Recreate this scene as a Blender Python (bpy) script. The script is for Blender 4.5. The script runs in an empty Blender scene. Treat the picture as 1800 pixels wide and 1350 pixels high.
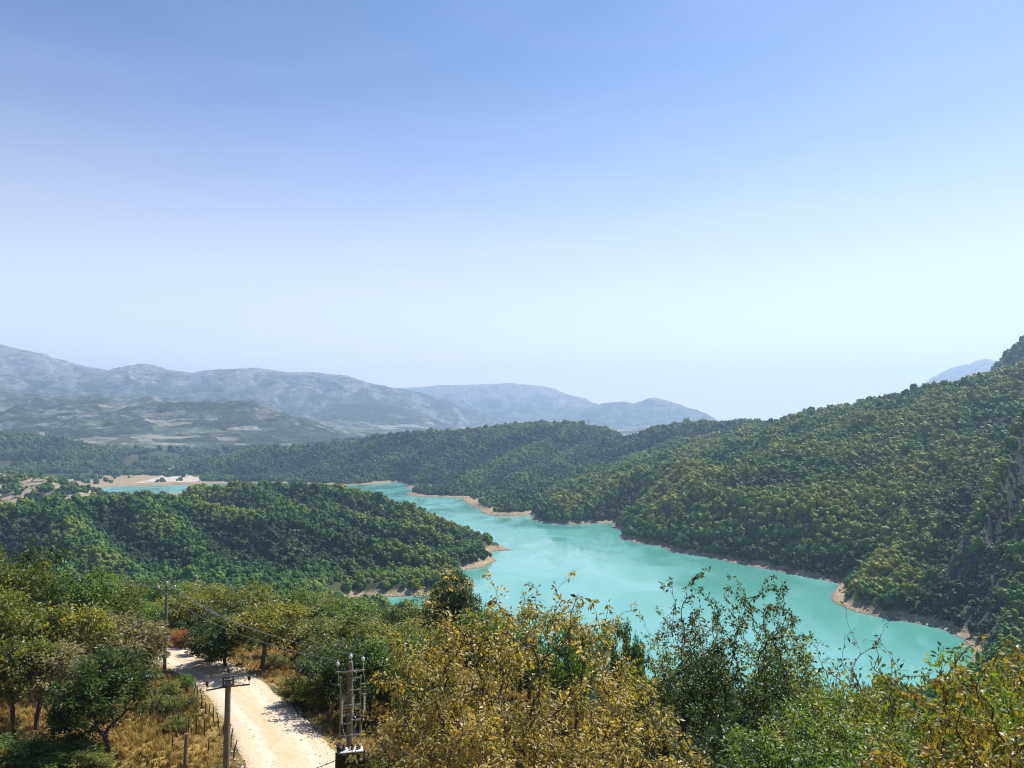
import bpy, bmesh, math, random
import numpy as np
from mathutils import Vector, Matrix

random.seed(7)
RNG = np.random.default_rng(7)
SC = bpy.context.scene
COL = SC.collection
R = math.radians

# ------------------------------------------------------------------ camera
CAM_Z = 120.0                       # metres above the lake
FPX, CX, CY, HORIZON = 1352.0, 900.0, 675.0, 765.0
PITCH = math.atan((HORIZON - CY) / FPX)
cam_data = bpy.data.cameras.new('camera')
cam_data.sensor_fit = 'HORIZONTAL'
cam_data.sensor_width = 36.0
cam_data.lens = 36.0 * FPX / 1800.0
cam_data.clip_start = 0.1
cam_data.clip_end = 40000.0
cam = bpy.data.objects.new('camera', cam_data)
COL.objects.link(cam)
cam.location = (0, 0, CAM_Z)
cam.rotation_euler = (math.pi / 2 + PITCH, 0, 0)
SC.camera = cam

# ------------------------------------------------------------------ sky, sun, exposure
SUN_EL, SUN_AZ = R(52.0), R(45.0)   # azimuth to the right of the view direction
world = bpy.data.worlds.new('World')
SC.world = world
world.use_nodes = True
wn, wl = world.node_tree.nodes, world.node_tree.links
wn.clear()
sky = wn.new('ShaderNodeTexSky')
sky.sky_type = 'NISHITA'
sky.sun_disc = False
sky.sun_elevation = SUN_EL
sky.sun_rotation = SUN_AZ
sky.altitude = 400.0
sky.air_density = 1.0
sky.dust_density = 0.6
sky.ozone_density = 1.6
hsv = wn.new('ShaderNodeHueSaturation')
hsv.inputs['Saturation'].default_value = 1.16
hsv.inputs['Hue'].default_value = 0.502
hsv.inputs['Value'].default_value = 0.84 * 5.0 ** -0.35
# pale air low over the horizon, the same all the way round
wtc = wn.new('ShaderNodeTexCoord'); wsep = wn.new('ShaderNodeSeparateXYZ')
wl.new(wtc.outputs['Generated'], wsep.inputs[0])
wsc = wn.new('ShaderNodeMath'); wsc.operation = 'MULTIPLY'; wsc.inputs[1].default_value = 3.9
wsq = wn.new('ShaderNodeMath'); wsq.operation = 'POWER'; wsq.inputs[1].default_value = 2.0
wneg = wn.new('ShaderNodeMath'); wneg.operation = 'MULTIPLY'; wneg.inputs[1].default_value = -1.0
wexp = wn.new('ShaderNodeMath'); wexp.operation = 'EXPONENT'; wexp.use_clamp = True
wl.new(wsep.outputs[2], wsc.inputs[0]); wl.new(wsc.outputs[0], wsq.inputs[0]); wl.new(wsq.outputs[0], wneg.inputs[0]); wl.new(wneg.outputs[0], wexp.inputs[0])
pale = wn.new('ShaderNodeMix'); pale.data_type = 'RGBA'
pale.inputs[7].default_value = (8.5, 8.1, 8.2, 1)
bg = wn.new('ShaderNodeBackground')
bg.inputs['Strength'].default_value = 0.08
wo = wn.new('ShaderNodeOutputWorld')
gam = wn.new('ShaderNodeGamma'); gam.inputs['Gamma'].default_value = 1.35
wl.new(sky.outputs[0], gam.inputs['Color']); wl.new(gam.outputs[0], hsv.inputs['Color'])
wmap = wn.new('ShaderNodeMapping'); wmap.inputs['Scale'].default_value = (2.2, 2.2, 14); wmap.inputs['Rotation'].default_value = (0, .06, .5); wl.new(wtc.outputs['Generated'], wmap.inputs[0])
wno = wn.new('ShaderNodeTexNoise'); wno.inputs['Scale'].default_value = 1.6; wno.inputs['Detail'].default_value = 7; wno.inputs['Distortion'].default_value = .8; wl.new(wmap.outputs[0], wno.inputs['Vector'])
wthin = wn.new('ShaderNodeMapRange'); wthin.inputs[1].default_value = .45; wthin.inputs[2].default_value = .80; wthin.inputs[4].default_value = .035; wl.new(wno.outputs['Fac'], wthin.inputs[0])
wadd = wn.new('ShaderNodeMath'); wadd.operation = 'ADD'; wadd.use_clamp = True; wl.new(wexp.outputs[0], wadd.inputs[0]); wl.new(wthin.outputs[0], wadd.inputs[1])
wl.new(wadd.outputs[0], pale.inputs[0])
tint_sky = wn.new('ShaderNodeMix'); tint_sky.data_type = 'RGBA'; tint_sky.blend_type = 'MULTIPLY'; tint_sky.inputs[0].default_value = 1.0
tint_sky.inputs[7].default_value = (1.04, 0.95, 0.98, 1)
wl.new(hsv.outputs[0], tint_sky.inputs[6]); wl.new(tint_sky.outputs[2], pale.inputs[6])
wl.new(pale.outputs[2], bg.inputs['Color'])
wl.new(bg.outputs[0], wo.inputs['Surface'])

sun_data = bpy.data.lights.new('sun', 'SUN')
sun_data.energy = 4.9
sun_data.angle = R(0.53)
sun_data.color = (1.0, 0.95, 0.86)
sun = bpy.data.objects.new('sun', sun_data)
COL.objects.link(sun)
sun_dir = Vector((math.sin(SUN_AZ) * math.cos(SUN_EL), math.cos(SUN_AZ) * math.cos(SUN_EL), math.sin(SUN_EL)))
sun.rotation_euler = sun_dir.to_track_quat('Z', 'Y').to_euler()
sun.location = (0, 0, 3000)

vs = SC.view_settings
vs.view_transform = 'Standard'
vs.look = 'None'
vs.gamma = 1.0
vs.exposure = 1.0
vs.use_curve_mapping = False
SC.cycles.max_bounces = 6
SC.cycles.diffuse_bounces = 1
SC.cycles.glossy_bounces = 2
SC.cycles.transmission_bounces = 4
SC.cycles.volume_bounces = 0
SC.cycles.transparent_max_bounces = 12
SC.cycles.use_adaptive_sampling = False
SC.cycles.filter_width = 1.15
SC.cycles.adaptive_threshold = 0.015
SC.cycles.caustics_reflective = False
SC.cycles.caustics_refractive = False
SC.cycles.use_denoising = True
try:
    SC.cycles.denoiser = 'OPENIMAGEDENOISE'
    SC.cycles.denoising_input_passes = 'RGB_ALBEDO_NORMAL'
    SC.cycles.denoising_prefilter = 'NONE'
except Exception:
    pass

# ------------------------------------------------------------------ picture <-> place
def ray(u, v):
    """direction of a sight line through a point of the 1800 x 1350 photograph, forward component 1"""
    xr, yu = (u - CX) / FPX, (CY - v) / FPX
    dy = math.cos(PITCH) - yu * math.sin(PITCH)
    dz = math.sin(PITCH) + yu * math.cos(PITCH)
    return xr / dy, dz / dy

def at(u, v, d):
    kx, kz = ray(u, v)
    return (kx * d, d, CAM_Z + kz * d)

def on_lake(u, v):
    kx, kz = ray(u, v)
    d = -CAM_Z / kz
    return (kx * d, d)

# ------------------------------------------------------------------ noise
_perm = np.random.default_rng(3).permutation(512).astype(np.int64)
_ga = np.random.default_rng(4).uniform(0, 2 * np.pi, 512)
_gx, _gy = np.cos(_ga), np.sin(_ga)
def perlin(x, y):
    x = np.asarray(x, float); y = np.asarray(y, float)
    xi = np.floor(x).astype(np.int64); yi = np.floor(y).astype(np.int64)
    xf = x - xi; yf = y - yi
    u = xf * xf * xf * (xf * (xf * 6 - 15) + 10); v = yf * yf * yf * (yf * (yf * 6 - 15) + 10)
    def g(ix, iy, fx, fy):
        h = _perm[(_perm[ix & 511] + iy) & 511]
        return _gx[h] * fx + _gy[h] * fy
    a = g(xi, yi, xf, yf); b = g(xi + 1, yi, xf - 1, yf)
    c = g(xi, yi + 1, xf, yf - 1); d = g(xi + 1, yi + 1, xf - 1, yf - 1)
    return (a + u * (b - a)) + v * ((c + u * (d - c)) - (a + u * (b - a)))
def fbm(x, y, octaves=4, gain=0.5):
    s = 0; a = 1.0
    for i in range(octaves):
        s = s + a * perlin(x + 17.3 * i, y - 9.1 * i); x = x * 2.03; y = y * 2.03; a *= gain
    return s
def ridged(x, y, octaves=4):
    s = 0; a = 1.0; t = 0
    for i in range(octaves):
        s = s + a * (1 - 2.2 * np.abs(perlin(x + 31.7 * i, y + 5.3 * i))); t += a
        x = x * 2.07; y = y * 2.07; a *= 0.5
    return s / t

# ------------------------------------------------------------------ terrain: lake outline and ridges, traced from the photograph and set at their distances
LAKE_PX = [(150, 858), (230, 854), (330, 852), (420, 848.5), (480, 849), (540, 850.5), (600, 853), (640, 851.5), (690, 848), (708, 848),
           (718, 853), (712, 857), (735, 861.5), (770, 860.5), (794, 862.5), (770, 864.5), (722, 864.5), (712, 868), (735, 872.5), (775, 874), (814, 875.5),
           (812, 880), (828, 888), (842, 896), (856, 905.5), (880, 907), (905, 907), (938, 904.5), (930, 911), (945, 916), (962, 920.5), (985, 922),
           (1010, 922), (1040, 921), (1062, 920), (1084, 918), (1074, 925), (1084, 931), (1104, 934), (1086, 941), (1092, 947), (1118, 954),
           (1160, 961), (1180, 970), (1215, 976), (1250, 980), (1290, 990), (1350, 1001), (1400, 1011), (1440, 1019), (1476, 1026), (1461, 1044),
           (1462, 1058), (1500, 1075), (1560, 1088), (1600, 1094), (1650, 1104), (1690, 1122), (1712, 1146), (1700, 1185), (1640, 1230), (1500, 1262),
           (1300, 1262), (1150, 1240), (1000, 1200), (850, 1150), (760, 1105), (690, 1085), (620, 1078), (590, 1066), (625, 1052), (700, 1049), (780, 1047), (824, 1040),
           (836, 1029), (822, 1014), (806, 1004), (820, 1001.5), (850, 998), (874, 985), (866, 979), (852, 975), (872, 968.5), (905, 966.5), (884, 962), (868, 958.5), (856, 953), (838, 945), (812, 934),
           (775, 916), (720, 897), (660, 879), (600, 866), (540, 861), (450, 862), (340, 868), (230, 872), (150, 868)]
LAKE = np.array([on_lake(u, v) for u, v in LAKE_PX])

RIDGES = []     # (group, slope, rounding, gully amplitude, points)
def ridge(group, slope, rnd, gully, pts, sink=None):
    if sink is None or sink == 5: sink = {'headland': 9.5, 'hillside': 9.0, 'hills': 8.0, 'valley_hills': 8.0, 'crag': 8.0}.get(group, 4.0)
    far = {'far_mountains': 1.82, 'mountains': 1.6, 'dome': 1.6, 'scar': 1.6}.get(group, 1.0)      # the ranges stand well back
    pts = [(u, v, d * far) for u, v, d in pts]
    RIDGES.append((group, slope, rnd, gully, np.array([(lambda p: (p[0], p[1], p[2] - sink))(at(*q)) for q in pts])))

# the wooded headland in front
ridge('headland', .86, 10, 5, [(-420, 900, 640), (-150, 885, 720), (0, 876, 760), (100, 872, 800), (165, 869, 830), (250, 861, 850), (330, 869, 850), (400, 884, 800),
      (480, 894, 760), (560, 923, 715), (620, 940, 690), (688, 946, 662), (738, 954, 655), (780, 974, 645), (804, 998, 637), (824, 1018, 630)])
ridge('headland', .86, 10, 5, [(335, 868, 1010), (352, 854, 1000), (400, 852, 1000), (470, 849, 1000), (540, 853, 1000), (600, 853, 990), (640, 864, 970), (680, 880, 930),
      (740, 896, 880), (800, 921, 842), (848, 945, 818), (872, 964, 806), (900, 967, 800)], 5.5)
ridge('headland', .86, 10, 4, [(560, 870, 960), (610, 890, 860), (670, 908, 800), (730, 918, 765), (780, 933, 745), (822, 953, 728), (850, 969, 716)])
ridge('headland', .86, 10, 2, [(850, 969, 716), (864, 981, 722)])
ridge('headland', .86, 10, 4, [(250, 863, 848), (300, 905, 740), (350, 945, 670), (400, 1000, 600), (430, 1040, 565)])
ridge('headland', .86, 10, 4, [(100, 872, 800), (140, 920, 700), (200, 970, 620), (250, 1020, 560)])
ridge('headland', .86, 10, 4, [(480, 894, 760), (510, 940, 690), (540, 985, 625), (570, 1030, 575)])
ridge('headland', .86, 10, 4, [(460, 855, 985), (520, 885, 880), (570, 900, 800), (600, 915, 770)])
# eroded knoll behind its left end
ridge('knoll', .40, 10, 5, [(-260, 815, 1330), (-100, 820, 1320), (0, 829, 1300), (60, 838, 1250), (105, 850, 1200), (150, 868, 1140), (175, 880, 1110)], 2)
# big hillside on the right
ridge('hillside', .30, 25, 9, [(1352, 745, 1480), (1400, 737, 1420), (1450, 728, 1360), (1500, 712, 1310), (1560, 703, 1260), (1620, 690, 1210), (1680, 676, 1160), (1740, 664, 1110),
      (1800, 648, 1060), (1900, 622, 1080), (2060, 575, 1080)], 5)
ridge('hillside', .46, 18, 9, [(1500, 715, 1310), (1440, 775, 1150), (1370, 835, 1010), (1290, 890, 900), (1180, 940, 800), (1110, 950, 850)])
ridge('hillside', .46, 16, 9, [(1620, 693, 1210), (1575, 780, 980), (1520, 880, 800), (1480, 970, 690), (1470, 1026, 625)])
ridge('hillside', .50, 14, 8, [(1730, 668, 1110), (1690, 780, 880), (1650, 900, 690), (1630, 1000, 560), (1610, 1070, 500)])
ridge('hillside', .50, 14, 8, [(1352, 748, 1480), (1280, 800, 1280), (1200, 850, 1130), (1130, 895, 1010), (1100, 925, 950)])
ridge('hillside', .46, 12, 7, [(1560, 705, 1260), (1470, 800, 1040), (1400, 880, 880), (1350, 940, 780), (1310, 985, 720)])
# cliff spurs at the right edge
ridge('cliff', 2.6, 4, 9, [(1960, 560, 700), (1830, 690, 660), (1792, 735, 635), (1768, 790, 600), (1742, 850, 565), (1715, 915, 535), (1696, 962, 512)], 2)
ridge('cliff', 2.4, 4, 9, [(1980, 760, 600), (1860, 850, 545), (1790, 900, 510), (1765, 950, 480), (1752, 1010, 455), (1742, 1080, 430), (1736, 1130, 412)], 2)
ridge('cliff', .9, 8, 6, [(2000, 900, 560), (1880, 1000, 500), (1800, 1090, 450), (1765, 1150, 420), (1755, 1185, 405)], 2)
# middle hills beyond the lake
ridge('hills', .56, 30, 14, [(322, 832, 2330), (345, 822, 2330), (380, 806, 2340), (430, 792, 2350), (520, 784, 2350), (600, 779, 2340), (660, 769, 2320), (720, 761, 2300), (800, 758, 2260), (850, 753, 2230),
      (900, 746, 2200), (960, 742, 2180), (1010, 746, 2150), (1045, 752, 2120), (1066, 764, 2080), (1090, 775, 2060)], 5)
ridge('hills', .56, 25, 12, [(660, 771, 2320), (610, 800, 2180), (570, 825, 2090), (550, 842, 2040)])
ridge('hills', .56, 25, 12, [(470, 790, 2350), (450, 815, 2220), (440, 838, 2110)])
ridge('hills', .56, 25, 12, [(850, 755, 2230), (800, 790, 2050), (760, 815, 1920), (740, 835, 1850)])
ridge('hills', .56, 25, 12, [(760, 762, 2280), (710, 795, 2130), (680, 820, 2040), (660, 838, 1990)])
ridge('hills', .56, 25, 12, [(1005, 747, 2150), (960, 775, 1980), (900, 800, 1830), (850, 825, 1700), (830, 845, 1620)])
ridge('hills', .56, 22, 12, [(1060, 766, 2080), (1010, 790, 1880), (960, 812, 1720), (920, 830, 1600)])
ridge('hills', .56, 25, 12, [(1075, 770, 1960), (1110, 766, 1930), (1160, 750, 1910), (1200, 744, 1900), (1240, 740, 1890), (1275, 744, 1870), (1310, 740, 1840), (1350, 745, 1800), (1420, 748, 1760)], 5)
ridge('hills', .56, 20, 11, [(1240, 742, 1890), (1180, 780, 1650), (1120, 815, 1480), (1060, 850, 1330), (1000, 880, 1230), (955, 905, 1170)])
ridge('hills', .56, 20, 11, [(1180, 785, 1640), (1060, 822, 1500), (960, 850, 1390), (890, 872, 1300), (840, 888, 1255)])
ridge('hills', .56, 20, 11, [(1150, 825, 1440), (1100, 860, 1290), (1060, 890, 1190), (1030, 912, 1130)])
ridge('hills', .56, 20, 10, [(1320, 742, 1840), (1260, 785, 1600), (1200, 830, 1400), (1150, 860, 1280)])
# low wooded hills far on the left
ridge('valley_hills', .30, 25, 10, [(-250, 760, 2700), (-100, 762, 2680), (0, 766, 2650), (60, 769, 2620), (130, 786, 2560), (190, 806, 2500), (245, 832, 2430)], 5)
ridge('valley_hills', .30, 25, 9, [(20, 768, 2640), (90, 800, 2450), (130, 825, 2330), (150, 845, 2240)])
ridge('valley_hills', .30, 25, 9, [(-120, 765, 2670), (-60, 800, 2400), (0, 825, 2250)])
ridge('valley_hills', .28, 30, 11, [(120, 784, 3100), (200, 776, 3080), (260, 779, 3050), (320, 786, 3000), (370, 800, 2940), (410, 812, 2900)], 5)
ridge('valley_hills', .30, 25, 9, [(262, 780, 3050), (275, 805, 2870), (285, 826, 2720)])
ridge('valley_hills', .30, 25, 9, [(190, 780, 3080), (200, 805, 2900), (230, 826, 2760)])
ridge('valley_hills', .20, 40, 11, [(360, 785, 3300), (440, 772, 3300), (520, 772, 3280), (600, 776, 3250)], 5)
# mountains
ridge('mountains', .58, 50, 45, [(-500, 565, 4700), (-250, 568, 4750), (-60, 590, 4800), (2, 606, 4800), (40, 616, 4800), (100, 632, 4820), (160, 646, 4840), (205, 653, 4850), (230, 644, 4850), (255, 640, 4850), (300, 650, 4860),
      (340, 656, 4880), (360, 651, 4900), (390, 650, 4920), (450, 647, 4950), (500, 654, 4980), (560, 655, 5000), (600, 660, 5020), (640, 673, 5040), (700, 683, 5080), (760, 696, 5150), (830, 720, 5250)], 0)
ridge('mountains', .46, 50, 30, [(255, 642, 4850), (270, 680, 4560), (300, 715, 4250), (330, 745, 3900)], 0)
ridge('mountains', .46, 50, 30, [(60, 620, 4800), (100, 670, 4450), (130, 710, 4100), (160, 740, 3750)], 0)
ridge('mountains', .46, 50, 30, [(-40, 600, 4800), (-10, 650, 4400), (0, 690, 4050), (10, 725, 3700), (30, 750, 3400)], 0)
ridge('mountains', .46, 50, 30, [(390, 652, 4920), (420, 690, 4600), (470, 720, 4300), (500, 745, 4000), (520, 765, 3700)], 0)
ridge('mountains', .46, 50, 30, [(600, 662, 5020), (610, 690, 4800), (640, 712, 4600)], 0)
ridge('scar', .46, 60, 30, [(480, 768, 3800), (500, 752, 3950), (530, 742, 4000), (580, 748, 4000), (640, 765, 3950)], 0)
ridge('dome', .42, 90, 20, [(566, 742, 4250), (596, 722, 4280), (626, 710, 4300), (656, 707, 4300), (692, 715, 4300), (732, 729, 4280), (780, 746, 4250), (825, 756, 4250)], 0)
ridge('mountains', .16, 80, 25, [(-400, 730, 3900), (0, 725, 3900), (200, 728, 3900), (400, 735, 3900), (560, 745, 3950), (700, 750, 4100)], 0)
ridge('far_mountains', .5, 60, 40, [(640, 680, 6300), (715, 682, 6250), (770, 678, 6220), (830, 676, 6200), (900, 674, 6200), (950, 679, 6180), (985, 690, 6150), (1015, 708, 6100), (1045, 720, 6050), (1080, 735, 6000)], 0)
ridge('far_mountains', .42, 60, 30, [(900, 676, 6200), (920, 705, 5850), (930, 725, 5550), (940, 745, 5200)], 0)
ridge('far_mountains', .42, 60, 30, [(770, 680, 6220), (800, 710, 5900), (840, 730, 5600), (870, 748, 5200)], 0)
ridge('far_mountains', .45, 45, 30, [(1035, 728, 5400), (1055, 715, 5400), (1072, 708, 5400), (1095, 706, 5400), (1108, 711, 5400), (1125, 708, 5400), (1150, 700, 5400), (1166, 704, 5400), (1186, 715, 5380), (1208, 728, 5350), (1228, 739, 5330), (1250, 752, 5300)], 0)
ridge('far_mountains', .5, 40, 25, [(1150, 702, 5400), (1140, 730, 5150), (1130, 755, 4900)], 0)
ridge('far_mountains', .40, 40, 20, [(1240, 748, 6500), (1270, 742, 6500), (1295, 735, 6500), (1322, 743, 6500), (1360, 755, 6500)], 0)
ridge('far_mountains', .7, 30, 30, [(1610, 705, 5000), (1640, 683, 5000), (1660, 660, 5000), (1682, 643, 5000), (1698, 640, 5000), (1704, 643, 5000), (1718, 634, 5000), (1734, 630, 5000), (1748, 640, 5000), (1800, 660, 5000)], 0)
ridge('crag', 1.5, 8, 12, [(1716, 700, 1780), (1738, 668, 1760), (1750, 652, 1740), (1758, 640, 1720), (1770, 624, 1690), (1786, 606, 1660), (1806, 588, 1620), (1850, 552, 1560), (1950, 480, 1450), (2100, 420, 1400)])

def foreground_z(X, Y):
    ye = Y + 0.22 * np.maximum(0, X - 4) 
    z = np.interp(ye, [-400, -50, 0, 2.5, 14, 22, 32, 46, 60, 75, 100, 140, 200, 300, 400, 600],
                  [60, 8, -2.4, -3.0, -9.6, -13.6, -17.6, -19.6, -21.0, -22.6, -26.5, -38, -64, -106, -132, -170])
    z = z + 0.075 * np.clip(-X - 26, 0, 120) - 0.17 * np.clip(Y - 28, 0, 120) * np.clip(X / 14, 0, 1)
    return CAM_Z + z

def hit_foreground(u, v):
    """where a sight line meets the near slope"""
    kx, kz = ray(u, v)
    lo = 2.0
    for d in np.arange(4, 300, 0.25):
        if CAM_Z + kz * d < foreground_z(kx * d, d):
            return (kx * d, d)
    return (kx * 300, 300)

ROAD_PX = [(300, 1112, 8), (352, 1700, 0)]
ROAD = np.array([hit_foreground(u, v) for u, v in [(60, 1112), (140, 1120), (215, 1132), (285, 1147), (345, 1168), (398, 1200), (436, 1235), (468, 1270), (495, 1310), (520, 1350), (560, 1420), (640, 1540)]])
ROAD_HW = np.array([2.6, 2.6, 2.7, 2.7, 2.7, 2.7, 2.75, 2.8, 2.9, 3.0, 3.1, 3.2])
def smooth_path(P, n):
    P = np.asarray(P, float); out = []
    for i in range(len(P) - 1):
        p0 = P[max(i - 1, 0)]; p1 = P[i]; p2 = P[i + 1]; p3 = P[min(i + 2, len(P) - 1)]
        for k in range(n):
            t = k / n
            out.append(0.5 * ((2 * p1) + (-p0 + p2) * t + (2 * p0 - 5 * p1 + 4 * p2 - p3) * t * t + (-p0 + 3 * p1 - 3 * p2 + p3) * t ** 3))
    out.append(P[-1])
    return np.array(out)
ROAD_C = smooth_path(np.column_stack([ROAD, ROAD_HW]), 10)
ROAD_Z = foreground_z(ROAD_C[:, 0], ROAD_C[:, 1])
ROAD_Z = np.convolve(np.pad(ROAD_Z, 5, mode='edge'), np.ones(11) / 11, 'valid')

def seg_dist(X, Y, A, B):
    dx, dy = B[0] - A[0], B[1] - A[1]
    t = np.clip(((X - A[0]) * dx + (Y - A[1]) * dy) / (dx * dx + dy * dy + 1e-9), 0, 1)
    return np.hypot(X - A[0] - t * dx, Y - A[1] - t * dy), t

def lake_distance(X, Y):
    D = np.full(X.shape, 1e9, float); inside = np.zeros(X.shape, bool)
    n = len(LAKE)
    for i in range(n):
        A, B = LAKE[i], LAKE[(i + 1) % n]
        d, _ = seg_dist(X, Y, A, B)
        np.minimum(D, d, out=D)
        if A[1] != B[1]:
            c = (A[1] > Y) != (B[1] > Y)
            inside ^= c & (X < (B[0] - A[0]) * (Y - A[1]) / (B[1] - A[1]) + A[0])
    return np.where(inside, -D, D)

GROUPS = ['foreground', 'lowland', 'headland', 'knoll', 'hillside', 'cliff', 'hills', 'valley_hills', 'mountains', 'crag', 'dome', 'far_mountains', 'scar']
def terrain(X, Y):
    r = np.hypot(X, Y)
    k = np.clip(0.0035 * r, 0.6, 14)
    lowland = np.interp(r, [700, 1000, 2500, 2750, 3100, 5200, 8000, 12000], [9, 2.5, 2.5, 25, 68, 150, 120, 60]) + fbm(X / 260, Y / 260, 3) * np.interp(r, [2500, 3500], [1, 12])
    hs = [lowland]; ids = [1]
    n4 = ridged(X / 350 + 1, Y / 350, 4)
    n1 = ridged(X / 115, Y / 115, 3); n2 = ridged(X / 950 + 3, Y / 950, 5)
    n3 = ridged(X / 260 + 8, Y / 260, 4)
    rough = ridged(X / 22 + .4 * Y / 22, Y / 30, 4)
    small = fbm(X / 45, Y / 45, 3)
    # the foot of the range rises behind the valley on the left
    left = np.clip((640 - (CX + FPX * X / np.maximum(Y, 1))) / 190, 0, 1) * (Y > 0)
    lowland = lowland + left * (np.interp(r, [3000, 3600, 4500, 5500, 6500, 7500, 9500], [0, 25, 50, 95, 170, 260, 160]) + np.interp(r, [3050, 3800, 7500, 9000], [0, 1, 1, 0]) * (90 * fbm(X / 1500 + 5, Y / 1500, 2) + (n2 - .35) * 135 + (n4 - .4) * 75))
    hs = [lowland]; ids = [1]
    for group, slope, rnd, gully, P in RIDGES:
        best = np.full(X.shape, -400.0)
        ext = (P[:, 2].max() + 60) / slope
        box = (X > P[:, 0].min() - ext) & (X < P[:, 0].max() + ext) & (Y > P[:, 1].min() - ext) & (Y < P[:, 1].max() + ext)
        if not box.any():
            hs.append(best); ids.append(GROUPS.index(group)); continue
        x, y = X[box], Y[box]
        b = np.full(x.shape, -400.0)
        big = group in ('mountains', 'dome', 'far_mountains', 'scar')
        far = group in ('hills', 'valley_hills')
        nn = (n2 if big else n3 if far else n1)[box]; sm = small[box]
        for i in range(len(P) - 1):
            d, t = seg_dist(x, y, P[i], P[i + 1])
            z = P[i, 2] + t * (P[i + 1, 2] - P[i, 2])
            h = z - slope * (np.sqrt(d * d + rnd * rnd) - rnd)
            w = np.clip(d / (420 if big else 110 if far else 70), 0.06, 1)
            if big: h = h + 1.7 * gully * (n4[box] - .35) * np.clip(d / 250, .12, 1)
            h = h + (2.3 if big else 2.6 if far else 2.0) * gully * (nn - .35) * w + (0.12 * gully) * sm
            if group == 'cliff': h = h + 9 * (rough[box] - .3) * np.clip(d / 12, .1, 1)
            np.maximum(b, h, out=b)
        best[box] = b
        hs.append(best); ids.append(GROUPS.index(group))
    fz = foreground_z(X, Y) + fbm(X / 9, Y / 9, 3) * np.clip(r / 60, 0.1, 1.0) * .4
    road_d = np.full(X.shape, 1e9); road_z = np.zeros(X.shape); road_w = np.full(X.shape, 3.0)
    near = r < 160
    if near.any():
        x, y = X[near], Y[near]
        bd = np.full(x.shape, 1e9); bz = np.zeros(x.shape); bw = np.full(x.shape, 3.0)
        for i in range(len(ROAD_C) - 1):
            d, t = seg_dist(x, y, ROAD_C[i], ROAD_C[i + 1])
            m = d < bd
            bd[m] = d[m]; bz[m] = (ROAD_Z[i] + t * (ROAD_Z[i + 1] - ROAD_Z[i]))[m]; bw[m] = ROAD_C[i, 2]
        road_d[near] = bd; road_z[near] = bz; road_w[near] = bw
    w = np.clip((road_d - road_w - 0.3) / 3.0, 0, 1); w = w * w * (3 - 2 * w)
    fz = np.where(near, road_z + (fz - road_z) * w, fz)
    H = np.stack(hs)
    m = H.max(0)
    top = np.array(ids)[H.argmax(0)]
    Rz = m + k * np.log(np.exp((H - m) / k).sum(0))
    D = lake_distance(X, Y)
    bw = 3.5 + 7 * np.clip(fbm(X / 50, Y / 50, 3) + .35, 0, 1.6)
    shore = 0.15 * np.minimum(D, bw) + 0.9 * np.maximum(D - bw, 0) + 0.25
    kk = 2.0
    hh = np.clip(0.5 + 0.5 * (shore - Rz) / kk, 0, 1)
    land = shore + (Rz - shore) * hh - kk * hh * (1 - hh) * 0.4
    z = np.where(D < 0, np.maximum(-7, 0.25 * D - .15), np.maximum(land, 0.12))
    fore = (fz > z) & (r < 420)
    z = np.where(fore, fz, z)
    top = np.where(fore | (r < 120), 0, top)
    return z, top, D, road_d - road_w

az = np.concatenate([np.linspace(-180, -42, 26, endpoint=False), np.linspace(-42, 42, 760), np.linspace(42, 180, 27)[1:]])
rad = np.concatenate([np.geomspace(1.5, 20, 30, endpoint=False), np.geomspace(20, 130, 170, endpoint=False), np.geomspace(130, 350, 50, endpoint=False),
                      np.geomspace(350, 2600, 300, endpoint=False), np.geomspace(2600, 12800, 175)])
AZ, RD = np.meshgrid(np.radians(az), rad)
TX, TY = RD * np.sin(AZ), RD * np.cos(AZ)
TZ, TTOP, TD, TROAD = terrain(TX, TY)

def ground_at(x, y, grid=None):
    """height of the built ground under (x, y)"""
    grid = TZ if grid is None else grid
    x = np.atleast_1d(np.asarray(x, float)); y = np.atleast_1d(np.asarray(y, float))
    a = np.degrees(np.arctan2(x, y)); r = np.clip(np.hypot(x, y), rad[0], rad[-1] - 1e-3)
    i = np.clip(np.searchsorted(rad, r) - 1, 0, len(rad) - 2); j = np.clip(np.searchsorted(az, a) - 1, 0, len(az) - 2)
    fi = (r - rad[i]) / (rad[i + 1] - rad[i]); fj = (a - az[j]) / (az[j + 1] - az[j])
    return (grid[i, j] * (1 - fi) * (1 - fj) + grid[i + 1, j] * fi * (1 - fj) + grid[i, j + 1] * (1 - fi) * fj + grid[i + 1, j + 1] * fi * fj)

def hit(u, v, far=400.0):
    """where a sight line meets the built ground"""
    kx, kz = ray(u, v)
    d = np.arange(4, far, 0.1)
    z = CAM_Z + kz * d; g = ground_at(kx * d, d)
    w = np.nonzero(z < g)[0]
    dd = d[w[0]] if len(w) else far
    return (kx * dd, dd, float(ground_at(kx * dd, dd)[0]))

# ------------------------------------------------------------------ helpers for objects
def tag(o, label=None, cat=None, group=None, kind=None):
    if label: o['label'] = label
    if cat: o['category'] = cat
    if group: o['group'] = group
    if kind: o['kind'] = kind
    return o

def link(o, parent=None):
    COL.objects.link(o)
    if parent is not None: o.parent = parent
    return o

def empty(name, loc, rz=0.0):
    o = bpy.data.objects.new(name, None)
    o.empty_display_size = 0.3
    o.location = loc; o.rotation_euler = (0, 0, rz)
    return link(o)

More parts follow.
